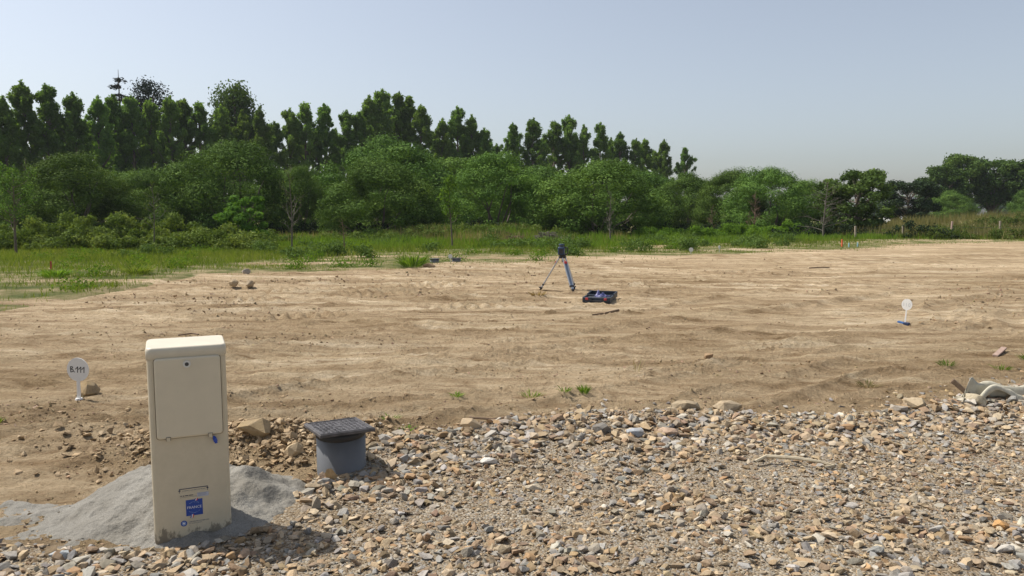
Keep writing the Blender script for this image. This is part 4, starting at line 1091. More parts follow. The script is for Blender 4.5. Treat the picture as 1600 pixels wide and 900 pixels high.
bm = bmesh.new(); add_bar(bm, (4.98, 7.72, Hs(4.98, 7.72) + 0.01), (5.24, 7.98, Hs(5.24, 7.98) + 0.04), 0.05, 0.02, 0.003, ref=(1, 0, 0))
tag(bm_obj("plank", bm, M['paleplank'], None), "short broken plank lying among weeds at far right", "plank")
stick("stick", [(-0.30, 5.33, 0.02), (-0.28, 5.28, 0.03), (-0.12, 5.27, 0.02), (0.02, 5.28, 0.03)], 0.009, M['rotwood'], "dark thin stick lying on soil above the tan boulder", "stick")
stick("stick", [(1.18, 11.0, 0.02), (1.35, 11.12, 0.03), (1.6, 11.3, 0.02)], 0.018, M['rotwood'], "short brown stick on bare earth below the open case", "stick")
stick("stick", [(-4.0, 9.0, 0.03), (-3.85, 9.05, 0.05), (-3.75, 8.98, 0.02)], 0.012, M['rotwood'], "crooked twig on the bare field left of the cabinet's top", "stick")
stick("root_strip", [(1.42, 4.32, 0.04), (1.50, 4.36, 0.06), (1.65, 4.33, 0.06), (1.80, 4.30, 0.045), (1.86, 4.27, 0.03), (1.80, 4.25, 0.03)], 0.011, M['strap'], "pale bent strip lying on the crushed stone at right", "strip")
stick("stick", [(-5.5, 6.7, 0.02), (-4.9, 6.8, 0.03)], 0.012, M['rotwood'], "thin dark stick on the bare field at the left edge", "stick")
stick("stick", [(8.2, 20.9, 0.02), (8.5, 21.0, 0.03), (8.8, 21.0, 0.02)], 0.02, M['rotwood'], "dark stick on the bare field far right of the tripod", "stick")

# ---------------------------------------------------------------- leaves, grass
def leaf_mesh(name, Cn, L, Nn, a, b, v, tri=False):
    """rhombic leaves: centre, long axis, normal, length, width"""
    L = L / (np.linalg.norm(L, axis=1)[:, None] + 1e-9)
    S = np.cross(Nn, L); S /= np.linalg.norm(S, axis=1)[:, None] + 1e-9
    a = a[:, None]; b = b[:, None]
    if tri:
        V = np.stack([Cn - L * a * 0.5, Cn + S * b * 0.6 + L * a * 0.2, Cn - S * b * 0.6 + L * a * 0.45], 1).reshape(-1, 3)
        return np_mesh(name, V, np.arange(len(Cn) * 3).reshape(-1, 3), {"v": np.repeat(v, 3)})
    V = np.stack([Cn - L * a * 0.5, Cn + S * b * 0.5 + L * a * 0.05, Cn + L * a * 0.5, Cn - S * b * 0.5 + L * a * 0.05], 1).reshape(-1, 3)
    F = np.arange(len(Cn) * 4).reshape(-1, 4)
    return np_mesh(name, V, F, {"v": np.repeat(v, 4)})

def rand_dir(r, n):
    z = r.uniform(-1, 1, n); a = r.uniform(0, 2 * PI, n); q = np.sqrt(1 - z * z)
    return np.stack([q * np.cos(a), q * np.sin(a), z], 1)

def lobes_to_leaves(name, lobes, n, ll, lw, seed, up=0.4, shell=0.55, outn=1.25, tri=False):
    """lobes (k,6): centre + radii; leaves spread through the outer part of each lobe"""
    r = np.random.default_rng(seed)
    lobes = np.asarray(lobes, float)
    wgt = (lobes[:, 3] * lobes[:, 4] * lobes[:, 5]) ** 0.667; wgt /= wgt.sum()
    k = r.choice(len(lobes), n, p=wgt)
    d = rand_dir(r, n); rad = shell + (1.05 - shell) * r.random(n) ** 0.7
    rad *= 1 + 0.16 * r.normal(0, 1, n)
    P = lobes[k, :3] + d * lobes[k, 3:] * rad[:, None]
    ok = P[:, 2] > 0.02; P, d, k = P[ok], d[ok], k[ok]; m = len(P)
    nrm = d * outn + rand_dir(r, m) * (1.0)
    nrm /= np.linalg.norm(nrm, axis=1)[:, None] + 1e-9
    L = rand_dir(r, m) + np.array([0, 0, up]); L -= nrm * (L * nrm).sum(1)[:, None]
    lobev = r.random(len(lobes))[k]
    v = np.clip(0.45 * r.random(m) + 0.45 * lobev + 0.05, 0, 1)
    return leaf_mesh(name, P, L, nrm, ll * r.uniform(0.6, 1.4, m), lw * r.uniform(0.7, 1.3, m), v, tri)

def limb(p0, p1, r0, r1, r, n=6, bow=0.12):
    p0 = np.array(p0, float); p1 = np.array(p1, float); t = np.linspace(0, 1, n)[:, None]
    P = p0 + (p1 - p0) * t
    Ln = np.linalg.norm(p1 - p0)
    P += np.sin(t * PI) * r.normal(0, bow * Ln * 0.5, 3) + r.normal(0, 0.015 * Ln, (n, 3)) * t
    return P, r0 + (r1 - r0) * t[:, 0]

def make_willow(seed):
    """unit bush: about 1 m high, half-width 0.5 (scaled per copy)"""
    r = np.random.default_rng(seed); lobes = []
    ph = r.uniform(0, 6.28)
    for _ in range(150):
        z = r.uniform(0.0, 1.0) ** 1.15; a = r.uniform(0, 2 * PI)
        prof = math.sqrt(max(0, 1 - ((z - 0.30) / 0.66) ** 2)) if z > 0.3 else 0.93 + 0.07 * math.sin(z / 0.3 * PI / 2)
        k = 0.43 * prof * (1 + 0.10 * math.sin(2 * a + ph) + 0.08 * math.sin(5 * a + 2 * ph))
        s = r.uniform(0.06, 0.135)
        lobes.append((k * math.cos(a), k * math.sin(a), z * 0.9, s, s, s * r.uniform(0.7, 1.1)))
    for _ in range(14):
        a = r.uniform(0, 2 * PI); k = r.uniform(0, 0.22); s = r.uniform(0.08, 0.14)
        lobes.append((k * math.cos(a), k * math.sin(a), r.uniform(0.78, 0.92), s, s, s))
    crown = lobes_to_leaves("crown", lobes, 64000, 0.0205, 0.010, seed, 0.7, 0.45, 2.0)
    paths = []
    for _ in range(9):
        l = lobes[r.integers(0, len(lobes))]; a = r.uniform(0, 6.28)
        paths.append(limb((0.05 * math.cos(a), 0.05 * math.sin(a), -0.03), np.array(l[:3]) * 0.85, 0.012, 0.003, r))
    V, F = tubes(paths, 5)
    return np_mesh("trunk", V, F, smooth=True), crown

def make_poplar(seed, n=30000):
    """unit tree 1 m high, radius about 0.12"""
    r = np.random.default_rng(seed); lobes = []; paths = []
    ph = r.uniform(0, 6.28); lean = r.normal(0, 0.012, 2)
    paths.append(([(lean[0] * t * t, lean[1] * t * t, t * 0.97 - 0.01) for t in np.linspace(0, 1, 10)], [0.017 * (1 - t) ** 0.8 + 0.0015 for t in np.linspace(0, 1, 10)]))
    nb = 64; wide = r.uniform(0.85, 1.2); bulge = r.uniform(0.32, 0.5)
    for i in range(nb):
        z0 = 0.08 + 0.86 * (i / nb) ** 0.95; a = r.uniform(0, 2 * PI)
        up = max(0.0, (z0 - bulge) / (1.0 - bulge)); R0 = wide * 0.125 * (1 - up ** 1.5) ** 0.9 * min(1.0, 0.45 + z0 * 1.6) * r.uniform(0.5, 1.15)
        tip = np.array([R0 * math.cos(a) + lean[0] * z0, R0 * math.sin(a) + lean[1] * z0, min(z0 + R0 * r.uniform(0.7, 1.5), 0.975)])
        P, rad = limb((0, 0, z0), tip, 0.0045, 0.001, r, 5); paths.append((P, rad))
        for q in (0.5, 0.78, 1.02):
            c = np.array([0, 0, z0]) + (tip - np.array([0, 0, z0])) * q + r.normal(0, 0.006, 3)
            s = r.uniform(0.016, 0.033); lobes.append((*c, s, s, s * r.uniform(0.9, 1.3)))
    for t in np.linspace(0.86, 0.985, 6): lobes.append((lean[0], lean[1], t, 0.030 * (1.08 - t) / 0.2, 0.030 * (1.08 - t) / 0.2, 0.024))
    crown = lobes_to_leaves("crown", lobes, n, 0.0145, 0.0125, seed, 0.2, 0.1, 0.8, True)
    V, F = tubes(paths, 5)
    return np_mesh("trunk", V, F, smooth=True), crown

def make_broad(seed, n=26000, trunk=0.12, spread=0.42, low=0.16, ll=0.034, lw=0.024, nl=120):
    """unit broadleaf tree 1 m high"""
    r = np.random.default_rng(seed); lobes = []; paths = []
    paths.append(limb((0, 0, -0.02), (r.normal(0, 0.02), r.normal(0, 0.02), 0.75), 0.03, 0.008, r, 8, 0.04))
    for _ in range(nl):
        z = r.uniform(low, 0.93); a = r.uniform(0, 2 * PI); zc = (z - (low + 0.97) / 2) / ((0.97 - low) / 2)
        k = spread * max(0.05, 1 - abs(zc) ** 2.6) ** 0.5 * r.uniform(0.35, 1.0)
        s = r.uniform(0.05, 0.105)
        c = (k * math.cos(a), k * math.sin(a), z); lobes.append((*c, s, s, s * 0.8))
        if r.random() < 0.45: paths.append(limb((0, 0, max(0.12, z - 0.3)), c, 0.010, 0.002, r, 5))
    crown = lobes_to_leaves("crown", lobes, n, ll, lw, seed, 0.1, 0.35)
    V, F = tubes(paths, 6)
    return np_mesh("trunk", V, F, smooth=True), crown

def place_tree(name, meshes, mats, x, y, h, w, label, cat, group=None, rz=None, base_w=1.0, zoff=-0.05):
    o = empty(name, (x, y, Hs(x, y) + zoff), random.uniform(0, 6.28) if rz is None else rz)
    o.scale = (w / base_w, w / base_w, h)
    tag(o, label, cat, group)
    for nm, me, mt in zip(("trunk", "crown"), meshes, mats):
        if len(me.materials) == 0: me.materials.append(mt)
        c = bpy.data.objects.new(nm, me); C.objects.link(c); c.parent = o
    return o

WIL = [make_willow(900 + i) for i in range(4)]
WILLOWS = [
 (-29.61, 42, 4.02, 5.31, 0, "low willow bush cut by the left edge of the picture"),
 (-25.11, 42, 4.92, 6.73, 1, "rounded willow bush above the left part of the bramble hedge"),
 (-23.0, 47, 4.32, 5.6, 2, "small willow bush between two big rounded ones at left"),
 (-17.66, 46, 6.15, 8.6, 3, "broad dark willow bush behind the bright green shrub"),
 (-9.24, 53, 7.08, 10.6, 0, "tallest domed willow bush, rising behind a smaller one left of centre"),
 (-7.44, 42.5, 4.61, 7.4, 2, "rounded willow bush in front of the tallest domed one"),
 (-1.08, 46.5, 5.32, 7.2, 1, "dark willow bush right behind the leafy sapling in the centre"),
 (5.32, 44, 4.72, 8.1, 3, "wide flat topped willow bush behind the tripod"),
 (-13.81, 49, 4.6, 3.6, 1, "narrow willow bush filling the gap right of the bright shrub"),
 (14.12, 60, 4.81, 6.4, 0, "loose pale willow bush just right of the flat topped one"),
 (16.35, 56, 4.86, 5.6, 2, "willow bush left of the middle in the right hand thicket"),
 (18.0, 52, 4.79, 6.5, 3, "highest willow bush of the right hand thicket"),
 (22.68, 58, 4.12, 4.8, 1, "willow bush behind the bare dead tree"),
 (-32.89, 58, 5.0, 12.7, 3, "wide willow bush half hidden behind the leftmost bushes"),
 (-18.52, 60, 5.1, 10.1, 2, "willow bush hidden behind the broad dark one at left"),
 (-5.16, 62, 6.2, 11.5, 3, "wide willow bush showing above the dark central one"),
 (2.67, 64, 5.56, 10.8, 0, "willow bush seen between the central and flat topped bushes"),
 (11.56, 66, 5.3, 8.9, 2, "willow bush showing behind the flat topped one's right end"),
 (-26.05, 58, 4.6, 7.3, 0, "willow bush in the gap behind the small one at left"),
]
for (x, y, h, w, k, lab) in WILLOWS:
    place_tree("willow_bush", WIL[k], (M['bark'], M['willow']), x, y + w * 0.25, h, w, lab, "bush", "willow bushes along the meadow", base_w=1.0)

POP = [make_poplar(700 + i) for i in range(7)]
POPLARS = [(-46.14, 68.2, 11.29, 0), (-45.14, 68.6, 11.91, 0), (-52.09, 80.5, 11.1, 1), (-44.88, 71.1, 13.61, 0), (-43.11, 71.7, 13.43, 0), (-49.52, 84.4, 11.9, 1), (-41.56, 73.1, 12.89, 0), (-47.39, 85.3, 12.02, 1), (-40.87, 76.1, 13.04, 0), (-40.79, 79.3, 13.67, 0), (-43.64, 87.0, 12.59, 1), (-39.36, 80.0, 13.65, 0), (-38.07, 81.0, 13.47, 0), (-41.15, 89.9, 12.22, 1), (-35.65, 80.2, 13.67, 0), (-35.05, 82.4, 13.68, 0), (-33.42, 82.4, 13.34, 0), (-37.22, 95.4, 12.5, 1), (-31.46, 83.5, 13.16, 0), (-29.6, 84.7, 12.84, 0), (-32.31, 94.9, 12.05, 1), (-28.16, 86.3, 13.41, 0), (-27.8, 90.1, 12.25, 0), (-26.28, 90.7, 13.79, 0), (-27.3, 98.2, 12.41, 1), (-24.58, 91.7, 14.68, 0), (-22.48, 93.0, 14.72, 0), (-23.53, 103.1, 12.96, 1), (-19.74, 92.0, 13.83, 0), (-18.42, 93.4, 13.78, 0), (-17.57, 95.3, 15.97, 0), (-16.13, 96.6, 16.96, 0), (-16.43, 105.4, 14.51, 1), (-14.44, 98.2, 16.8, 0), (-13.1, 99.0, 16.38, 0), (-11.43, 96.6, 14.99, 0), (-11.33, 109.2, 13.19, 1), (-9.13, 100.1, 13.85, 0), (-7.14, 101.4, 15.5, 0), (-5.31, 101.7, 14.46, 0), (-3.61, 101.3, 12.75, 0), (-2.35, 113.2, 11.77, 1), (0.09, 104.3, 13.78, 0), (2.68, 104.1, 14.34, 0), (4.82, 115.9, 12.96, 1), (5.97, 109.0, 14.5, 0), (8.09, 109.7, 15.48, 0), (10.24, 120.8, 13.74, 1), (10.17, 109.4, 14.11, 0), (12.54, 109.5, 14.39, 0), (15.44, 119.8, 13.35, 1), (15.9, 113.3, 13.45, 0), (18.03, 112.9, 12.48, 0), (19.76, 114.8, 12.67, 0), (22.84, 123.6, 11.7, 1), (22.85, 116.0, 12.68, 0), (26.18, 116.1, 11.46, 0)]
ORD = "first second third fourth fifth sixth seventh eighth ninth tenth eleventh twelfth thirteenth fourteenth fifteenth sixteenth seventeenth eighteenth nineteenth twentieth".split()
TENS = {20: "twenty", 30: "thirty", 40: "forty", 50: "fifty"}
def ordinal(n):
    if n <= 20: return ORD[n - 1]
    t, u = n // 10 * 10, n % 10
    return TENS[t] + "-" + ORD[u - 1] if u else TENS[t][:-1] + "ieth"
_f = _b = 0
for i, (x, y, h, rear) in enumerate(POPLARS):
    if rear: _b += 1; lab = f"shorter poplar in the rear row showing between others, {ordinal(_b)} from the left"
    else: _f += 1; lab = f"tall narrow poplar in the front row, {ordinal(_f)} from the left"
    w = h * random.uniform(0.84, 1.06)
    place_tree("poplar_tree", POP[(i * 3 + i // 7) % 7], (M['bark'], M['poplar']), x, y, h, w, lab, "poplar", "poplars in rows behind the willows", base_w=1.0)

# conifers and other single trees
def make_spruce(seed, tiers=15, open_=1.0):
    r = np.random.default_rng(seed); paths = [([(0, 0, -0.01), (0, 0, 0.5), (0, 0, 1.0)], [0.014, 0.009, 0.001])]
    Cn, L, Nn = [], [], []
    for t in range(tiers):
        z = 0.28 + 0.70 * (t + r.uniform(-0.3, 0.3)) / tiers; Rr = 0.14 * (1 - (z - 0.2) / 0.82) ** 0.8 * open_ + 0.008
        for b in range(6):
            a = r.uniform(0, 2 * PI); R1 = Rr * r.uniform(0.6, 1.15); tip = np.array([R1 * math.cos(a), R1 * math.sin(a), z - R1 * 0.12])
            P, rad = limb((0, 0, z + 0.01), tip, 0.0035, 0.0008, r, 4, 0.03); paths.append((P, rad))
            n = int(14 + R1 * 200); q = r.random(n) ** 0.7
            pts = np.array([0, 0, z + 0.01]) + (tip - np.array([0, 0, z + 0.01])) * q[:, None] + r.normal(0, 0.006, (n, 3)) - np.array([0, 0, 0.004])
            Cn.append(pts); L.append((tip - np.array([0, 0, z]))[None] + rand_dir(r, n) * R1 * 0.8); Nn.append(rand_dir(r, n) + np.array([0, 0, 0.8]))
    Cn = np.concatenate(Cn); L = np.concatenate(L); Nn = np.concatenate(Nn); n = len(Cn)
    crown = leaf_mesh("crown", Cn, L, Nn, 0.02 * r.uniform(0.6, 1.3, n), 0.007 * r.uniform(0.7, 1.3, n), r.random(n))
    V, F = tubes(paths, 5)
    return np_mesh("trunk", V, F), crown
place_tree("spruce_tree", make_spruce(31), (M['bark'], M['needle']), -48.7, 96, 19.3, 24.0, "thin dark spruce tip rising above the poplars at left", "spruce")
place_tree("pine_tree", make_broad(32, 4200, spread=0.085, low=0.66, ll=0.018, lw=0.009, nl=34), (M['bark'], M['needle']), -46.0, 98, 18.9, 19.5, "dark ragged pine top right of the spruce tip", "pine")
place_tree("ash_tree", make_broad(33, 12000, spread=0.165, low=0.45, ll=0.02, lw=0.014), (M['bark'], M['broad']), -33.25, 92, 17.3, 17.3, "tall broad crowned tree standing above the poplars at left", "tree")
place_tree("broadleaf_tree", make_broad(34, 20000, spread=0.46, low=0.06), (M['bark'], M['broad']), 23.9, 53, 4.75, 5.9, "bushy green tree right of the bare dead tree", "tree")
place_tree("dark_tree", make_broad(35, 18000, spread=0.48, low=0.08), (M['bark'], M['darkleaf']), 38.9, 75, 5.0, 6.6, "dark rounded tree at the right beside the tall trees", "tree")
TALL = [make_broad(40 + i, 14000, spread=0.32, low=0.30, ll=0.032, lw=0.024) for i in range(3)]
for i, (x, y, h, w, lab) in enumerate([
    (58.8, 104, 8.3, 7.4, "leftmost tall tree of the right hand group, leaning crown over the dark tree"),
    (63.2, 108, 9.9, 8.2, "tallest tree of the right hand group with a clear trunk"),
    (67.2, 107, 9.5, 7.6, "tall tree right of the clear trunk in the right hand group"),
    (70.8, 104, 9.1, 9.0, "tall tree at the right edge of the picture, bushy to the ground"),
    (76.5, 102, 9.1, 9.5, "tall tree cut by the right edge of the picture")]):
    place_tree("tall_tree", TALL[i % 3], (M['bark'], M['broad']), x, y, h, w * 1.25, lab, "tree", "tall trees at the right edge")
LOWB = [WIL[0], WIL[2]]
for i, (x, y, h, w, lab) in enumerate([
    (55.5, 97, 4.4, 6.6, "dense bush at the foot of the leftmost tall tree"),
    (66.8, 97, 5.2, 6.6, "dense bush under the rightmost tall trees"),
    (72.5, 98, 6.0, 7.0, "dense bush at the right edge below the tall trees")]):
    place_tree("undergrowth_bush", LOWB[i % 2], (M['bark'], M['willow']), x, y, h, w, lab, "bush", "bushes below the tall trees")

# bright green shrub
place_tree("green_shrub", make_broad(50, 12000, spread=0.46, low=0.05, ll=0.046, lw=0.03, nl=46), (M['bark'], M['bright']), -12.1, 34.5, 2.45, 2.7, "bright green leafy shrub standing in front of the dark willows", "shrub")

# far wood behind the tall trees
def build_far_wood():
    r = np.random.default_rng(77); lobes = []
    for x in np.arange(-260, 420, 5.0):
        y = 300 + 12 * math.sin(x / 37) + r.normal(0, 5); hh = r.uniform(5, 9.5)
        for _ in range(3): s = r.uniform(2.5, 4); lobes.append((x + r.normal(0, 2.5), y, r.uniform(0.3, 0.75) * hh, s, s, s))
    me = lobes_to_leaves("distant_wood", lobes, 32000, 1.5, 1.1, 78, 0.1, 0.3)
    o = link("distant_wood", me, M['broad']); tag(o, "hazy far-off wood seen between the tall trunks", "wood", kind="stuff")
build_far_wood()

# ---------------------------------------------------------------- saplings and dead trees
def branch_tree(seed, h, n1, spread, up, r0, levels=2, first=0.35, twig=4):
    r = np.random.default_rng(seed); paths = []; tips = []
    trunk = [(0.02 * h * math.sin(3 * t + seed), 0.02 * h * math.cos(2 * t), t * h) for t in np.linspace(-0.02, 1, 9)]
    paths.append((trunk, [r0 * (1 - 0.85 * t) for t in np.linspace(0, 1, 9)]))
    def grow(p, d, L, rad, lev):
        q = np.array(p) + d * L
        P, rr = limb(p, q, rad, rad * 0.35, r, 5, 0.18); paths.append((P, rr)); tips.append(P[-1]); tips.append(P[-2])
        if lev > 0:
            for _ in range(twig):
                k = r.integers(2, 5); dd = d + rand_dir(r, 1)[0] * 0.75 + np.array([0, 0, 0.15]); dd /= np.linalg.norm(dd)
                grow(P[k], dd, L * r.uniform(0.35, 0.6), rad * 0.5, lev - 1)
    for i in range(n1):
        t = first + (0.97 - first) * i / max(1, n1 - 1); a = r.uniform(0, 2 * PI)
        d = np.array([math.cos(a), math.sin(a), up * r.uniform(0.6, 1.3)]); d /= np.linalg.norm(d)
        p = np.array([np.interp(t, np.linspace(-0.02, 1, 9), [q[c] for q in trunk]) for c in range(3)])
        grow(p, d, h * spread * (1.15 - 0.75 * t) * r.uniform(0.7, 1.2), r0 * 0.42 * (1.1 - 0.7 * t), levels - 1)
    return paths, np.array(tips)
def sapling(name, seed, x, y, h, n1, spread, up, r0, first, leaves, ll, matl, matb, label, cat, twig=4, levels=2, group=None):
    o = empty(name, (x, y, Hs(x, y))); tag(o, label, cat, group)
    paths, tips = branch_tree(seed, h, n1, spread, up, r0, levels, first, twig)
    V, F = tubes(paths, 5); link("trunk", np_mesh("trunk", V, F, smooth=True), matb, o)
    if leaves:
        r = np.random.default_rng(seed + 1); k = r.integers(0, len(tips), leaves)
        P = tips[k] + r.normal(0, 0.07, (leaves, 3)); P = P[P[:, 2] > h * 0.3]; m = len(P)
        me = leaf_mesh("crown", P, rand_dir(r, m), rand_dir(r, m), ll * r.uniform(0.7, 1.4, m), ll * 0.55 * r.uniform(0.7, 1.3, m), r.random(m))
        link("crown", me, matl, o)
G = "thin young trees planted along the meadow"
sapling("sapling", 61, -17.1, 26.2, 2.9, 22, 0.30, 0.9, 0.05, 0.28, 2600, 0.07, M['willow'], M['bark'], "sparse grey sapling standing at the far left edge", "sapling", group=G)
sapling("sapling", 62, -13.8, 29.3, 2.5, 14, 0.24, 1.0, 0.032, 0.35, 160, 0.06, M['bramble'], M['paletwig'], "thin bare sapling in front of the bramble hedge", "sapling", group=G)
sapling("sapling", 63, -8.25, 28.3, 3.1, 24, 0.22, 1.3, 0.042, 0.22, 420, 0.06, M['willow'], M['paletwig'], "tall twiggy sapling right of the bright green shrub", "sapling", group=G)
sapling("sapling", 64, -6.72, 30.3, 1.25, 10, 0.26, 1.2, 0.03, 0.4, 60, 0.05, M['bramble'], M['browntwig'], "short bare sapling before the front domed willow", "sapling", group=G)
sapling("sapling", 65, -2.65, 33.1, 2.85, 20, 0.24, 1.7, 0.042, 0.38, 1500, 0.10, M['bright'], M['bark'], "leafy sapling with a forked crown in the centre of the meadow", "sapling", group=G)
sapling("sapling", 66, 4.86, 37.4, 2.5, 20, 0.18, 1.3, 0.045, 0.2, 0, 0, None, M['paletwig'], "pale bare sapling in front of the flat topped willow", "sapling", group=G)
sapling("dead_tree", 67, 17.6, 42.8, 3.2, 26, 0.34, 0.35, 0.065, 0.15, 0, 0, None, M['paletwig'], "bare dead tree with level branches in front of the right thicket", "dead tree")
sapling("dead_shrub", 68, 1.2, 46, 1.5, 12, 0.4, 0.7, 0.035, 0.3, 0, 0, None, M['browntwig'], "reddish dead shrub under the willows behind the tripod", "dead shrub")
sapling("dead_shrub", 69, 15.4, 48.5, 2.7, 26, 0.22, 1.3, 0.045, 0.15, 0, 0, None, M['browntwig'], "brown withered shrub in front of the right hand thicket", "dead shrub", twig=6)
sapling("dead_shrub", 70, 12.6, 48.0, 1.8, 18, 0.28, 1.2, 0.03, 0.15, 0, 0, None, M['browntwig'], "smaller withered shrub left of the brown one", "dead shrub", twig=5)

# ---------------------------------------------------------------- brambles, weeds, grass (uncountable growth)
def mound_leaves(name, boxes, n, ll, lw, seed, mat, label, cat):
    """boxes: (x, y, rx, ry, h) leafy mounds; leaves on and inside them"""
    r = np.random.default_rng(seed); lobes = []
    for (x, y, rx, ry, h) in boxes:
        k = int(10 + rx * ry * 9)
        for _ in range(k):
            a = r.uniform(0, 2 * PI); q = math.sqrt(r.random()); px, py = x + rx * q * math.cos(a), y + ry * q * math.sin(a)
            zz = h * (1 - 0.75 * q ** 3) * r.uniform(0.25, 0.92); s = r.uniform(0.14, 0.30)
            lobes.append((px, py, zz, s * 1.3, s * 1.3, s))
    lobes = np.array(lobes); lobes[:, 2] += H(lobes[:, 0], lobes[:, 1])
    me = lobes_to_leaves(name, lobes, n, ll, lw, seed + 1, 0.25, 0.3)
    o = link(name, me, mat); tag(o, label, cat, kind="stuff")
mound_leaves("bramble_hedge", [(-26, 31.5, 3, 1.8, 1.35), (-22, 31.2, 2.6, 1.6, 1.5), (-19, 31.4, 2.4, 1.7, 1.45), (-16.6, 31.0, 2.2, 1.7, 1.5), (-14.2, 31.2, 2.0, 1.6, 1.4), (-12.2, 31.2, 1.6, 1.5, 1.15), (-10.6, 30.6, 1.3, 1.0, 0.55), (-15.5, 29.6, 2.2, 0.7, 0.7), (-19.5, 29.6, 2.0, 0.7, 0.75), (-12.5, 29.6, 1.6, 0.6, 0.65)], 90000, 0.10, 0.065, 81, M['bramble'], "long bramble hedge bordering the meadow at left", "bramble hedge")
mound_leaves("weed_bank", [(-2.6, 42, 4.2, 1.4, 0.35), (-8, 39, 3.4, 1.4, 0.45), (-12, 37.5, 2.5, 1.2, 0.6), (-5.5, 40.5, 3, 1.5, 0.5), (1.5, 42.5, 3, 1.4, 0.5)], 34000, 0.10, 0.055, 83, M['bramble'], "weedy bank below the central willow bushes", "weed bank")
mound_leaves("nettle_thicket", [(10.2, 44, 1.8, 1.2, 0.85), (13.2, 45, 2.2, 1.4, 0.8), (16, 46, 2.0, 1.3, 1.05), (8.2, 43, 1.4, 1.0, 0.6)], 36000, 0.11, 0.06, 85, M['tallgrass'], "green nettle thicket below the right hand willows", "nettles")
mound_leaves("bank_weeds", [(26, 48, 3.5, 1.8, 0.7), (31, 50, 3.6, 2, 0.7), (36.5, 55, 4, 2.5, 0.7), (42, 57, 4, 2.5, 0.6), (33, 46, 2.2, 1.0, 0.75), (25, 44, 1.8, 1.0, 0.6), (38, 47, 2.4, 1.0, 0.6), (29, 44, 1.6, 1.0, 0.55)], 36000, 0.12, 0.06, 87, M['bramble'], "mixed weeds covering the low bank at right", "weeds")
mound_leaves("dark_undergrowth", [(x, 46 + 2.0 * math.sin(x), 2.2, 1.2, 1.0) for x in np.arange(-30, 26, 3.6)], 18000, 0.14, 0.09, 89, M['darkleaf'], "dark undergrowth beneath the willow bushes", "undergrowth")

def blades(name, n, xr, yr, dens, hgt, wid, seed, mat, label, cat, lean=0.35):
    r = np.random.default_rng(seed)
    y = yr[0] + (yr[1] - yr[0]) * r.random(n) ** 0.8; x = r.uniform(-1, 1, n) * (0.74 * y + 3)
    ok = (x > xr[0]) & (x < xr[1]); x, y = x[ok], y[ok]; n = len(x)
    d = dens(x, y); k = r.random(n) < d
    x, y, d = x[k], y[k], d[k]; n = len(x)
    hh = hgt(x, y) * r.uniform(0.5, 1.3, n); a = r.uniform(0, 2 * PI, n); w = wid * r.uniform(0.7, 1.4, n) * np.clip(y / 25, 0.6, 1.6)
    z = H(x, y)
    ox, oy = np.cos(a) * w / 2, np.sin(a) * w / 2
    b = r.uniform(0, 2 * PI, n); ln = np.abs(r.normal(0, lean, n)) * hh
    V = np.stack([np.stack([x - ox, y - oy, z - 0.02], 1), np.stack([x + ox, y + oy, z - 0.02], 1), np.stack([x + ln * np.cos(b), y + ln * np.sin(b), z + hh], 1)], 1).reshape(-1, 3)
    v = np.clip(0.5 * r.random(n) + 0.55 * (0.5 + 0.5 * fbm(x / 1.7, y / 1.7, seed + 5, 3)), 0, 1)
    me = np_mesh(name, V, np.arange(n * 3).reshape(-1, 3), {"v": np.repeat(v, 3)})
    o = link(name, me, mat); tag(o, label, cat, kind="stuff")
def d_short(x, y):
    g = grass_in(x, y)
    patch = sstep(-0.05, 0.35, fbm(x / 6.0, y / 0.9, 72, 4) * -1 + 0.12) * sstep(-0.4, 0.3, fbm(x / 1.3, y / 0.8, 79, 3))
    return sstep(-1.8, 3.0, g) * (0.10 + 0.9 * np.maximum(patch, sstep(9, 14, g)))
blades("meadow_grass", 340000, (-26, 34), (9, 48), d_short, lambda x, y: (0.05 + 0.10 * sstep(1, 6, grass_in(x, y))) * (0.5 + 1.2 * vnoise(x / 0.7, y / 0.7, 59)), 0.022, 95, M['grass'], "short patchy grass between the bare field and the trees", "grass", 0.6)
def d_tall(x, y):
    lo = np.interp(x, [-30, -12, -9, -2, 4, 8, 20, 34], [30, 30.5, 30.5, 31.5, 32.5, 36, 42, 45])
    return sstep(0, 1.5, y - lo + 0.8 * fbm(x / 1.5, y / 1.5, 64, 3)) * (0.35 + 0.65 * sstep(-0.3, 0.3, fbm(x / 2.0, y / 1.0, 65, 3)))
blades("tall_grass", 260000, (-24, 30), (29, 47), d_tall, lambda x, y: 0.10 + 0.40 * vnoise(x / 1.1, y / 0.8, 66) ** 1.5, 0.03, 97, M['tallgrass'], "tall lush grass strip in front of the willow bushes", "tall grass", 0.3)
blades("dry_meadow", 90000, (-16, 6), (36, 46), lambda x, y: 0.45 * sstep(-0.1, 0.4, fbm(x / 2, y / 1.2, 68, 3)), lambda x, y: 0.4 + 0.2 * vnoise(x, y, 69), 0.025, 98, M['drygrass'], "yellowish seeding grass at the feet of the willows", "dry grass", 0.25)
blades("hay_bank", 120000, (22, 56), (43, 66), lambda x, y: 0.25 + 0.75 * sstep(-0.1, 0.3, fbm(x / 3, y / 1.6, 70, 3)), lambda x, y: 0.55 + 0.25 * vnoise(x, y, 71), 0.03, 99, M['drygrass'], "dry tall grass covering the low bank at right", "dry grass", 0.25)
blades("straw_patch", 9000, (27, 36), (43.5, 46.5), lambda x, y: sstep(0.0, 0.3, fbm(x / 1.6, y / 1.2, 74, 3)), lambda x, y: 0.45 + 0 * x, 0.03, 100, M['haygrass'], "straw coloured dead grass along the wire fence", "dead grass", 0.25)

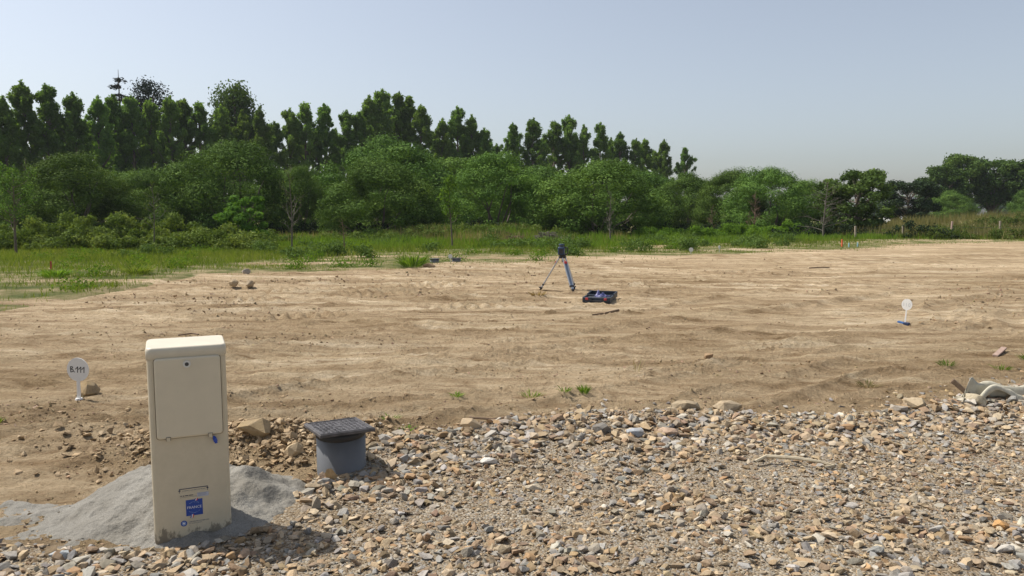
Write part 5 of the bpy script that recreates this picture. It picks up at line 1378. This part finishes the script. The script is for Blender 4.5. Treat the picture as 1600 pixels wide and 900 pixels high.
_r = np.random.default_rng(171)
def spots(n, f, xr, yr, rx, hh):
    out = []
    while len(out) < n:
        x, y = _r.uniform(*xr), _r.uniform(*yr)
        if abs(x) < 0.72 * y and grass_in(np.array([x]), np.array([y]))[0] > f:
            k = _r.uniform(0.6, 1.4); out.append((x, y, rx * k, rx * k * 0.7, hh * _r.uniform(0.6, 1.3)))
    return out
mound_leaves("meadow_weeds", spots(70, 2.0, (-14, 24), (24, 41), 0.5, 0.36), 42000, 0.09, 0.05, 173, M['broad'], "leafy green weeds dotted through the meadow grass", "weeds")
mound_leaves("meadow_docks", spots(50, 0.3, (-16, 24), (11, 36), 0.25, 0.14), 16000, 0.06, 0.035, 175, M['tallgrass'], "low broad-leaved weeds at the ragged edge of the grass", "weeds")

def tuft(x, y, n, rad, h, mat, label, seed, wid=0.012):
    r = np.random.default_rng(seed); a = r.uniform(0, 2 * PI, n); q = rad * np.sqrt(r.random(n)) * 0.5
    bx, by = q * np.cos(a), q * np.sin(a); hh = h * r.uniform(0.4, 1.1, n); out = r.uniform(0.2, 1.0, n) * rad
    t = r.uniform(0, 2 * PI, n); w = wid * r.uniform(0.6, 1.4, n)
    ox, oy = np.cos(t) * w, np.sin(t) * w
    mx, my = bx + out * 0.5 * np.cos(a), by + out * 0.5 * np.sin(a)
    V = np.stack([np.stack([bx, by, -0.01 + 0 * bx], 1), np.stack([mx + ox, my + oy, hh * 0.65], 1), np.stack([bx + out * np.cos(a), by + out * np.sin(a), hh], 1), np.stack([mx - ox, my - oy, hh * 0.65], 1)], 1).reshape(-1, 3)
    me = np_mesh("leaves", V, np.arange(n * 4).reshape(-1, 4), {"v": np.repeat(r.random(n), 4)})
    o = link("weed_tuft", me, mat, None, (x, y, Hs(x, y))); tag(o, label, "weed")
for i, (x, y, n, rad, h, mt, lab) in enumerate([
    (-2.77, 21.2, 300, 0.5, 0.36, 'tallgrass', "big green weed clump at the field's edge left of the stubs"),
    (-3.75, 5.02, 70, 0.07, 0.06, 'tallgrass', "small green weed on brown soil at the left edge"),
    (-3.62, 5.2, 40, 0.06, 0.04, 'grass', "pale green weed just behind the small one at left"),
    (-0.86, 5.28, 40, 0.08, 0.03, 'tallgrass', "low green weed behind the pipe's cover"),
    (-0.72, 4.98, 40, 0.08, 0.03, 'tallgrass', "low green weed just right of the pipe"),
    (-0.44, 5.95, 40, 0.07, 0.03, 'tallgrass', "small dark weed above the thin stick"),
    (0.58, 6.02, 70, 0.06, 0.07, 'tallgrass', "upright green weed in the centre of the soil edge"),
    (0.42, 5.95, 40, 0.08, 0.035, 'tallgrass', "low weed left of the upright one"),
    (0.16, 6.05, 50, 0.10, 0.05, 'grass', "flat weed on soil above the white stone"),
    (5.18, 7.45, 90, 0.16, 0.07, 'tallgrass', "green weed patch before the broken plank"),
    (5.45, 7.35, 90, 0.16, 0.07, 'tallgrass', "green weed patch right of the broken plank"),
    (4.55, 6.95, 60, 0.10, 0.05, 'grass', "yellowish weed tuft above the discarded cloth"),
    (4.1, 7.05, 60, 0.10, 0.06, 'tallgrass', "small dark weed left of the yellowish tuft"),
    (5.15, 6.85, 320, 0.22, 0.24, 'darkleaf', "dark bushy weed cut by the right edge above the cloth"),
    (0.45, 13.3, 60, 0.16, 0.10, 'haygrass', "dry dead tuft on bare earth below the tripod"),
    (1.15, 6.9, 9, 0.08, 0.16, 'haygrass', "thin dry stalks on bare earth above the boulders"),
    (3.05, 6.4, 60, 0.12, 0.05, 'drygrass', "dry weed on soil above the pale pointed boulder"),
    (-10.2, 16.9, 220, 0.35, 0.2, 'tallgrass', "dark leafy weed in the patchy grass near the red stake"),
    (-13.4, 18.6, 360, 0.5, 0.35, 'grass', "bushy weed clump in the grass at the left edge"),
    (-8.7, 17.6, 220, 0.35, 0.22, 'grass', "leafy weed right of the red stake")]):
    tuft(x, y, n, rad, h, M[mt], lab, 1200 + i, 0.0035 if y < 10 else 0.012)

# ---------------------------------------------------------------- brush pile, fence, far building
def brush(x, y, n, rx, ry, h, mat, label, seed):
    r = np.random.default_rng(seed); paths = []
    for _ in range(n):
        a = r.uniform(0, PI); L = r.uniform(0.25, 0.8); px, py = r.normal(0, rx * 0.45), r.normal(0, ry * 0.45)
        z = h * math.exp(-(px / rx) ** 2 - (py / ry) ** 2) * r.random() + 0.02
        dx, dy, dz = math.cos(a) * L / 2, math.sin(a) * L / 2, r.normal(0, 0.08)
        paths.append(limb((px - dx, py - dy, z - dz), (px + dx, py + dy, z + dz), r.uniform(0.008, 0.022), 0.006, r, 4, 0.2))
    V, F = tubes(paths, 4)
    o = link("brush_pile", np_mesh("brush_pile", V, F), mat, None, (x, y, Hs(x, y))); tag(o, label, "brush pile")
brush(1.75, 37.6, 260, 0.9, 0.5, 0.55, M['paletwig'], "pale heap of dead branches in the grass behind the tripod", 131)
brush(0.1, 37.8, 150, 0.9, 0.4, 0.3, M['browntwig'], "dark low heap of dead branches left of the pale one", 132)

for i, (x, y, h, lab, mt) in enumerate([
    (20.1, 44.5, 0.75, "leftmost post of the wire fence at right", 'oldwood'),
    (22.9, 44.6, 0.8, "fence post left of the middle of the wire fence", 'oldwood'),
    (25.9, 44.9, 1.0, "pale middle post of the wire fence at right", 'paleplank'),
    (29.0, 45.2, 1.0, "grey leaning post right of the pale fence post", 'oldwood'),
    (31.2, 45.4, 0.9, "pale blue painted post of the wire fence", 'stakeblue'),
    (33.6, 45.6, 0.9, "last fence post before the right edge", 'oldwood')]):
    stake("fence_post", x, y, h, 0.09, M[mt], lab, "fence post", 0.06 * ((i % 3) - 1), "posts of the wire fence")
def wires():
    P = [(20.1, 44.5), (22.9, 44.6), (25.9, 44.9), (29.0, 45.2), (31.2, 45.4), (33.6, 45.6)]
    paths = []
    for k in (0.35, 0.62):
        pts = [(x, y, Hs(x, y) + k) for x, y in P]; paths.append((pts, [0.006] * len(pts)))
    V, F = tubes(paths, 4); o = link("fence_wire", np_mesh("fence_wire", V, F), M['darksteel']); tag(o, "thin wires strung along the fence posts at right", "fence wire")
wires()

M['render'] = simple('white_render', (0.62, 0.63, 0.64), 0.8, var=0.05)
M['slate'] = simple('slate_roof', (0.12, 0.13, 0.15), 0.7, var=0.15)
def build_house():
    x, y = 63.5, 118; h = empty("white_building", (x, y, Hs(x, y)), R(8)); tag(h, "white building glimpsed below the dark tree at right", "building")
    bm = bmesh.new(); add_box(bm, (0, 0, 1.3), (9, 6, 2.6)); bm_obj("wall", bm, M['render'], h)
    bm = bmesh.new()
    v = [bm.verts.new(p) for p in ((-4.8, -3.3, 2.6), (4.8, -3.3, 2.6), (4.8, 3.3, 2.6), (-4.8, 3.3, 2.6), (-4.8, 0, 4.0), (4.8, 0, 4.0))]
    for f in ((0, 1, 5, 4), (2, 3, 4, 5), (0, 4, 3), (1, 2, 5), (3, 2, 1, 0)): bm.faces.new([v[i] for i in f])
    bm_obj("roof", bm, M['slate'], h)
    for wx in (-2.6, 0, 2.6):
        bm = bmesh.new(); add_box(bm, (wx, -3.0, 1.5), (1.0, 0.08, 1.1)); bm_obj("window", bm, M['lens'], h)
build_house()

# ---------------------------------------------------------------- hazy summer air
def build_haze():
    bm = bmesh.new(); add_box(bm, (40, 150, 9.0), (900, 640, 24.0))
    m = bpy.data.materials.new("summer_haze"); m.use_nodes = True; nt = m.node_tree
    nt.nodes.clear(); out = nt.nodes.new("ShaderNodeOutputMaterial"); pv = nt.nodes.new("ShaderNodeVolumePrincipled")
    pv.inputs["Color"].default_value = (0.86, 0.92, 1.0, 1.0); pv.inputs["Density"].default_value = 0.0002; pv.inputs["Anisotropy"].default_value = 0.2
    nt.links.new(pv.outputs[0], out.inputs["Volume"])
    o = bm_obj("haze", bm, m); tag(o, "thin pale haze in the summer air", "haze", kind="stuff")
build_haze()
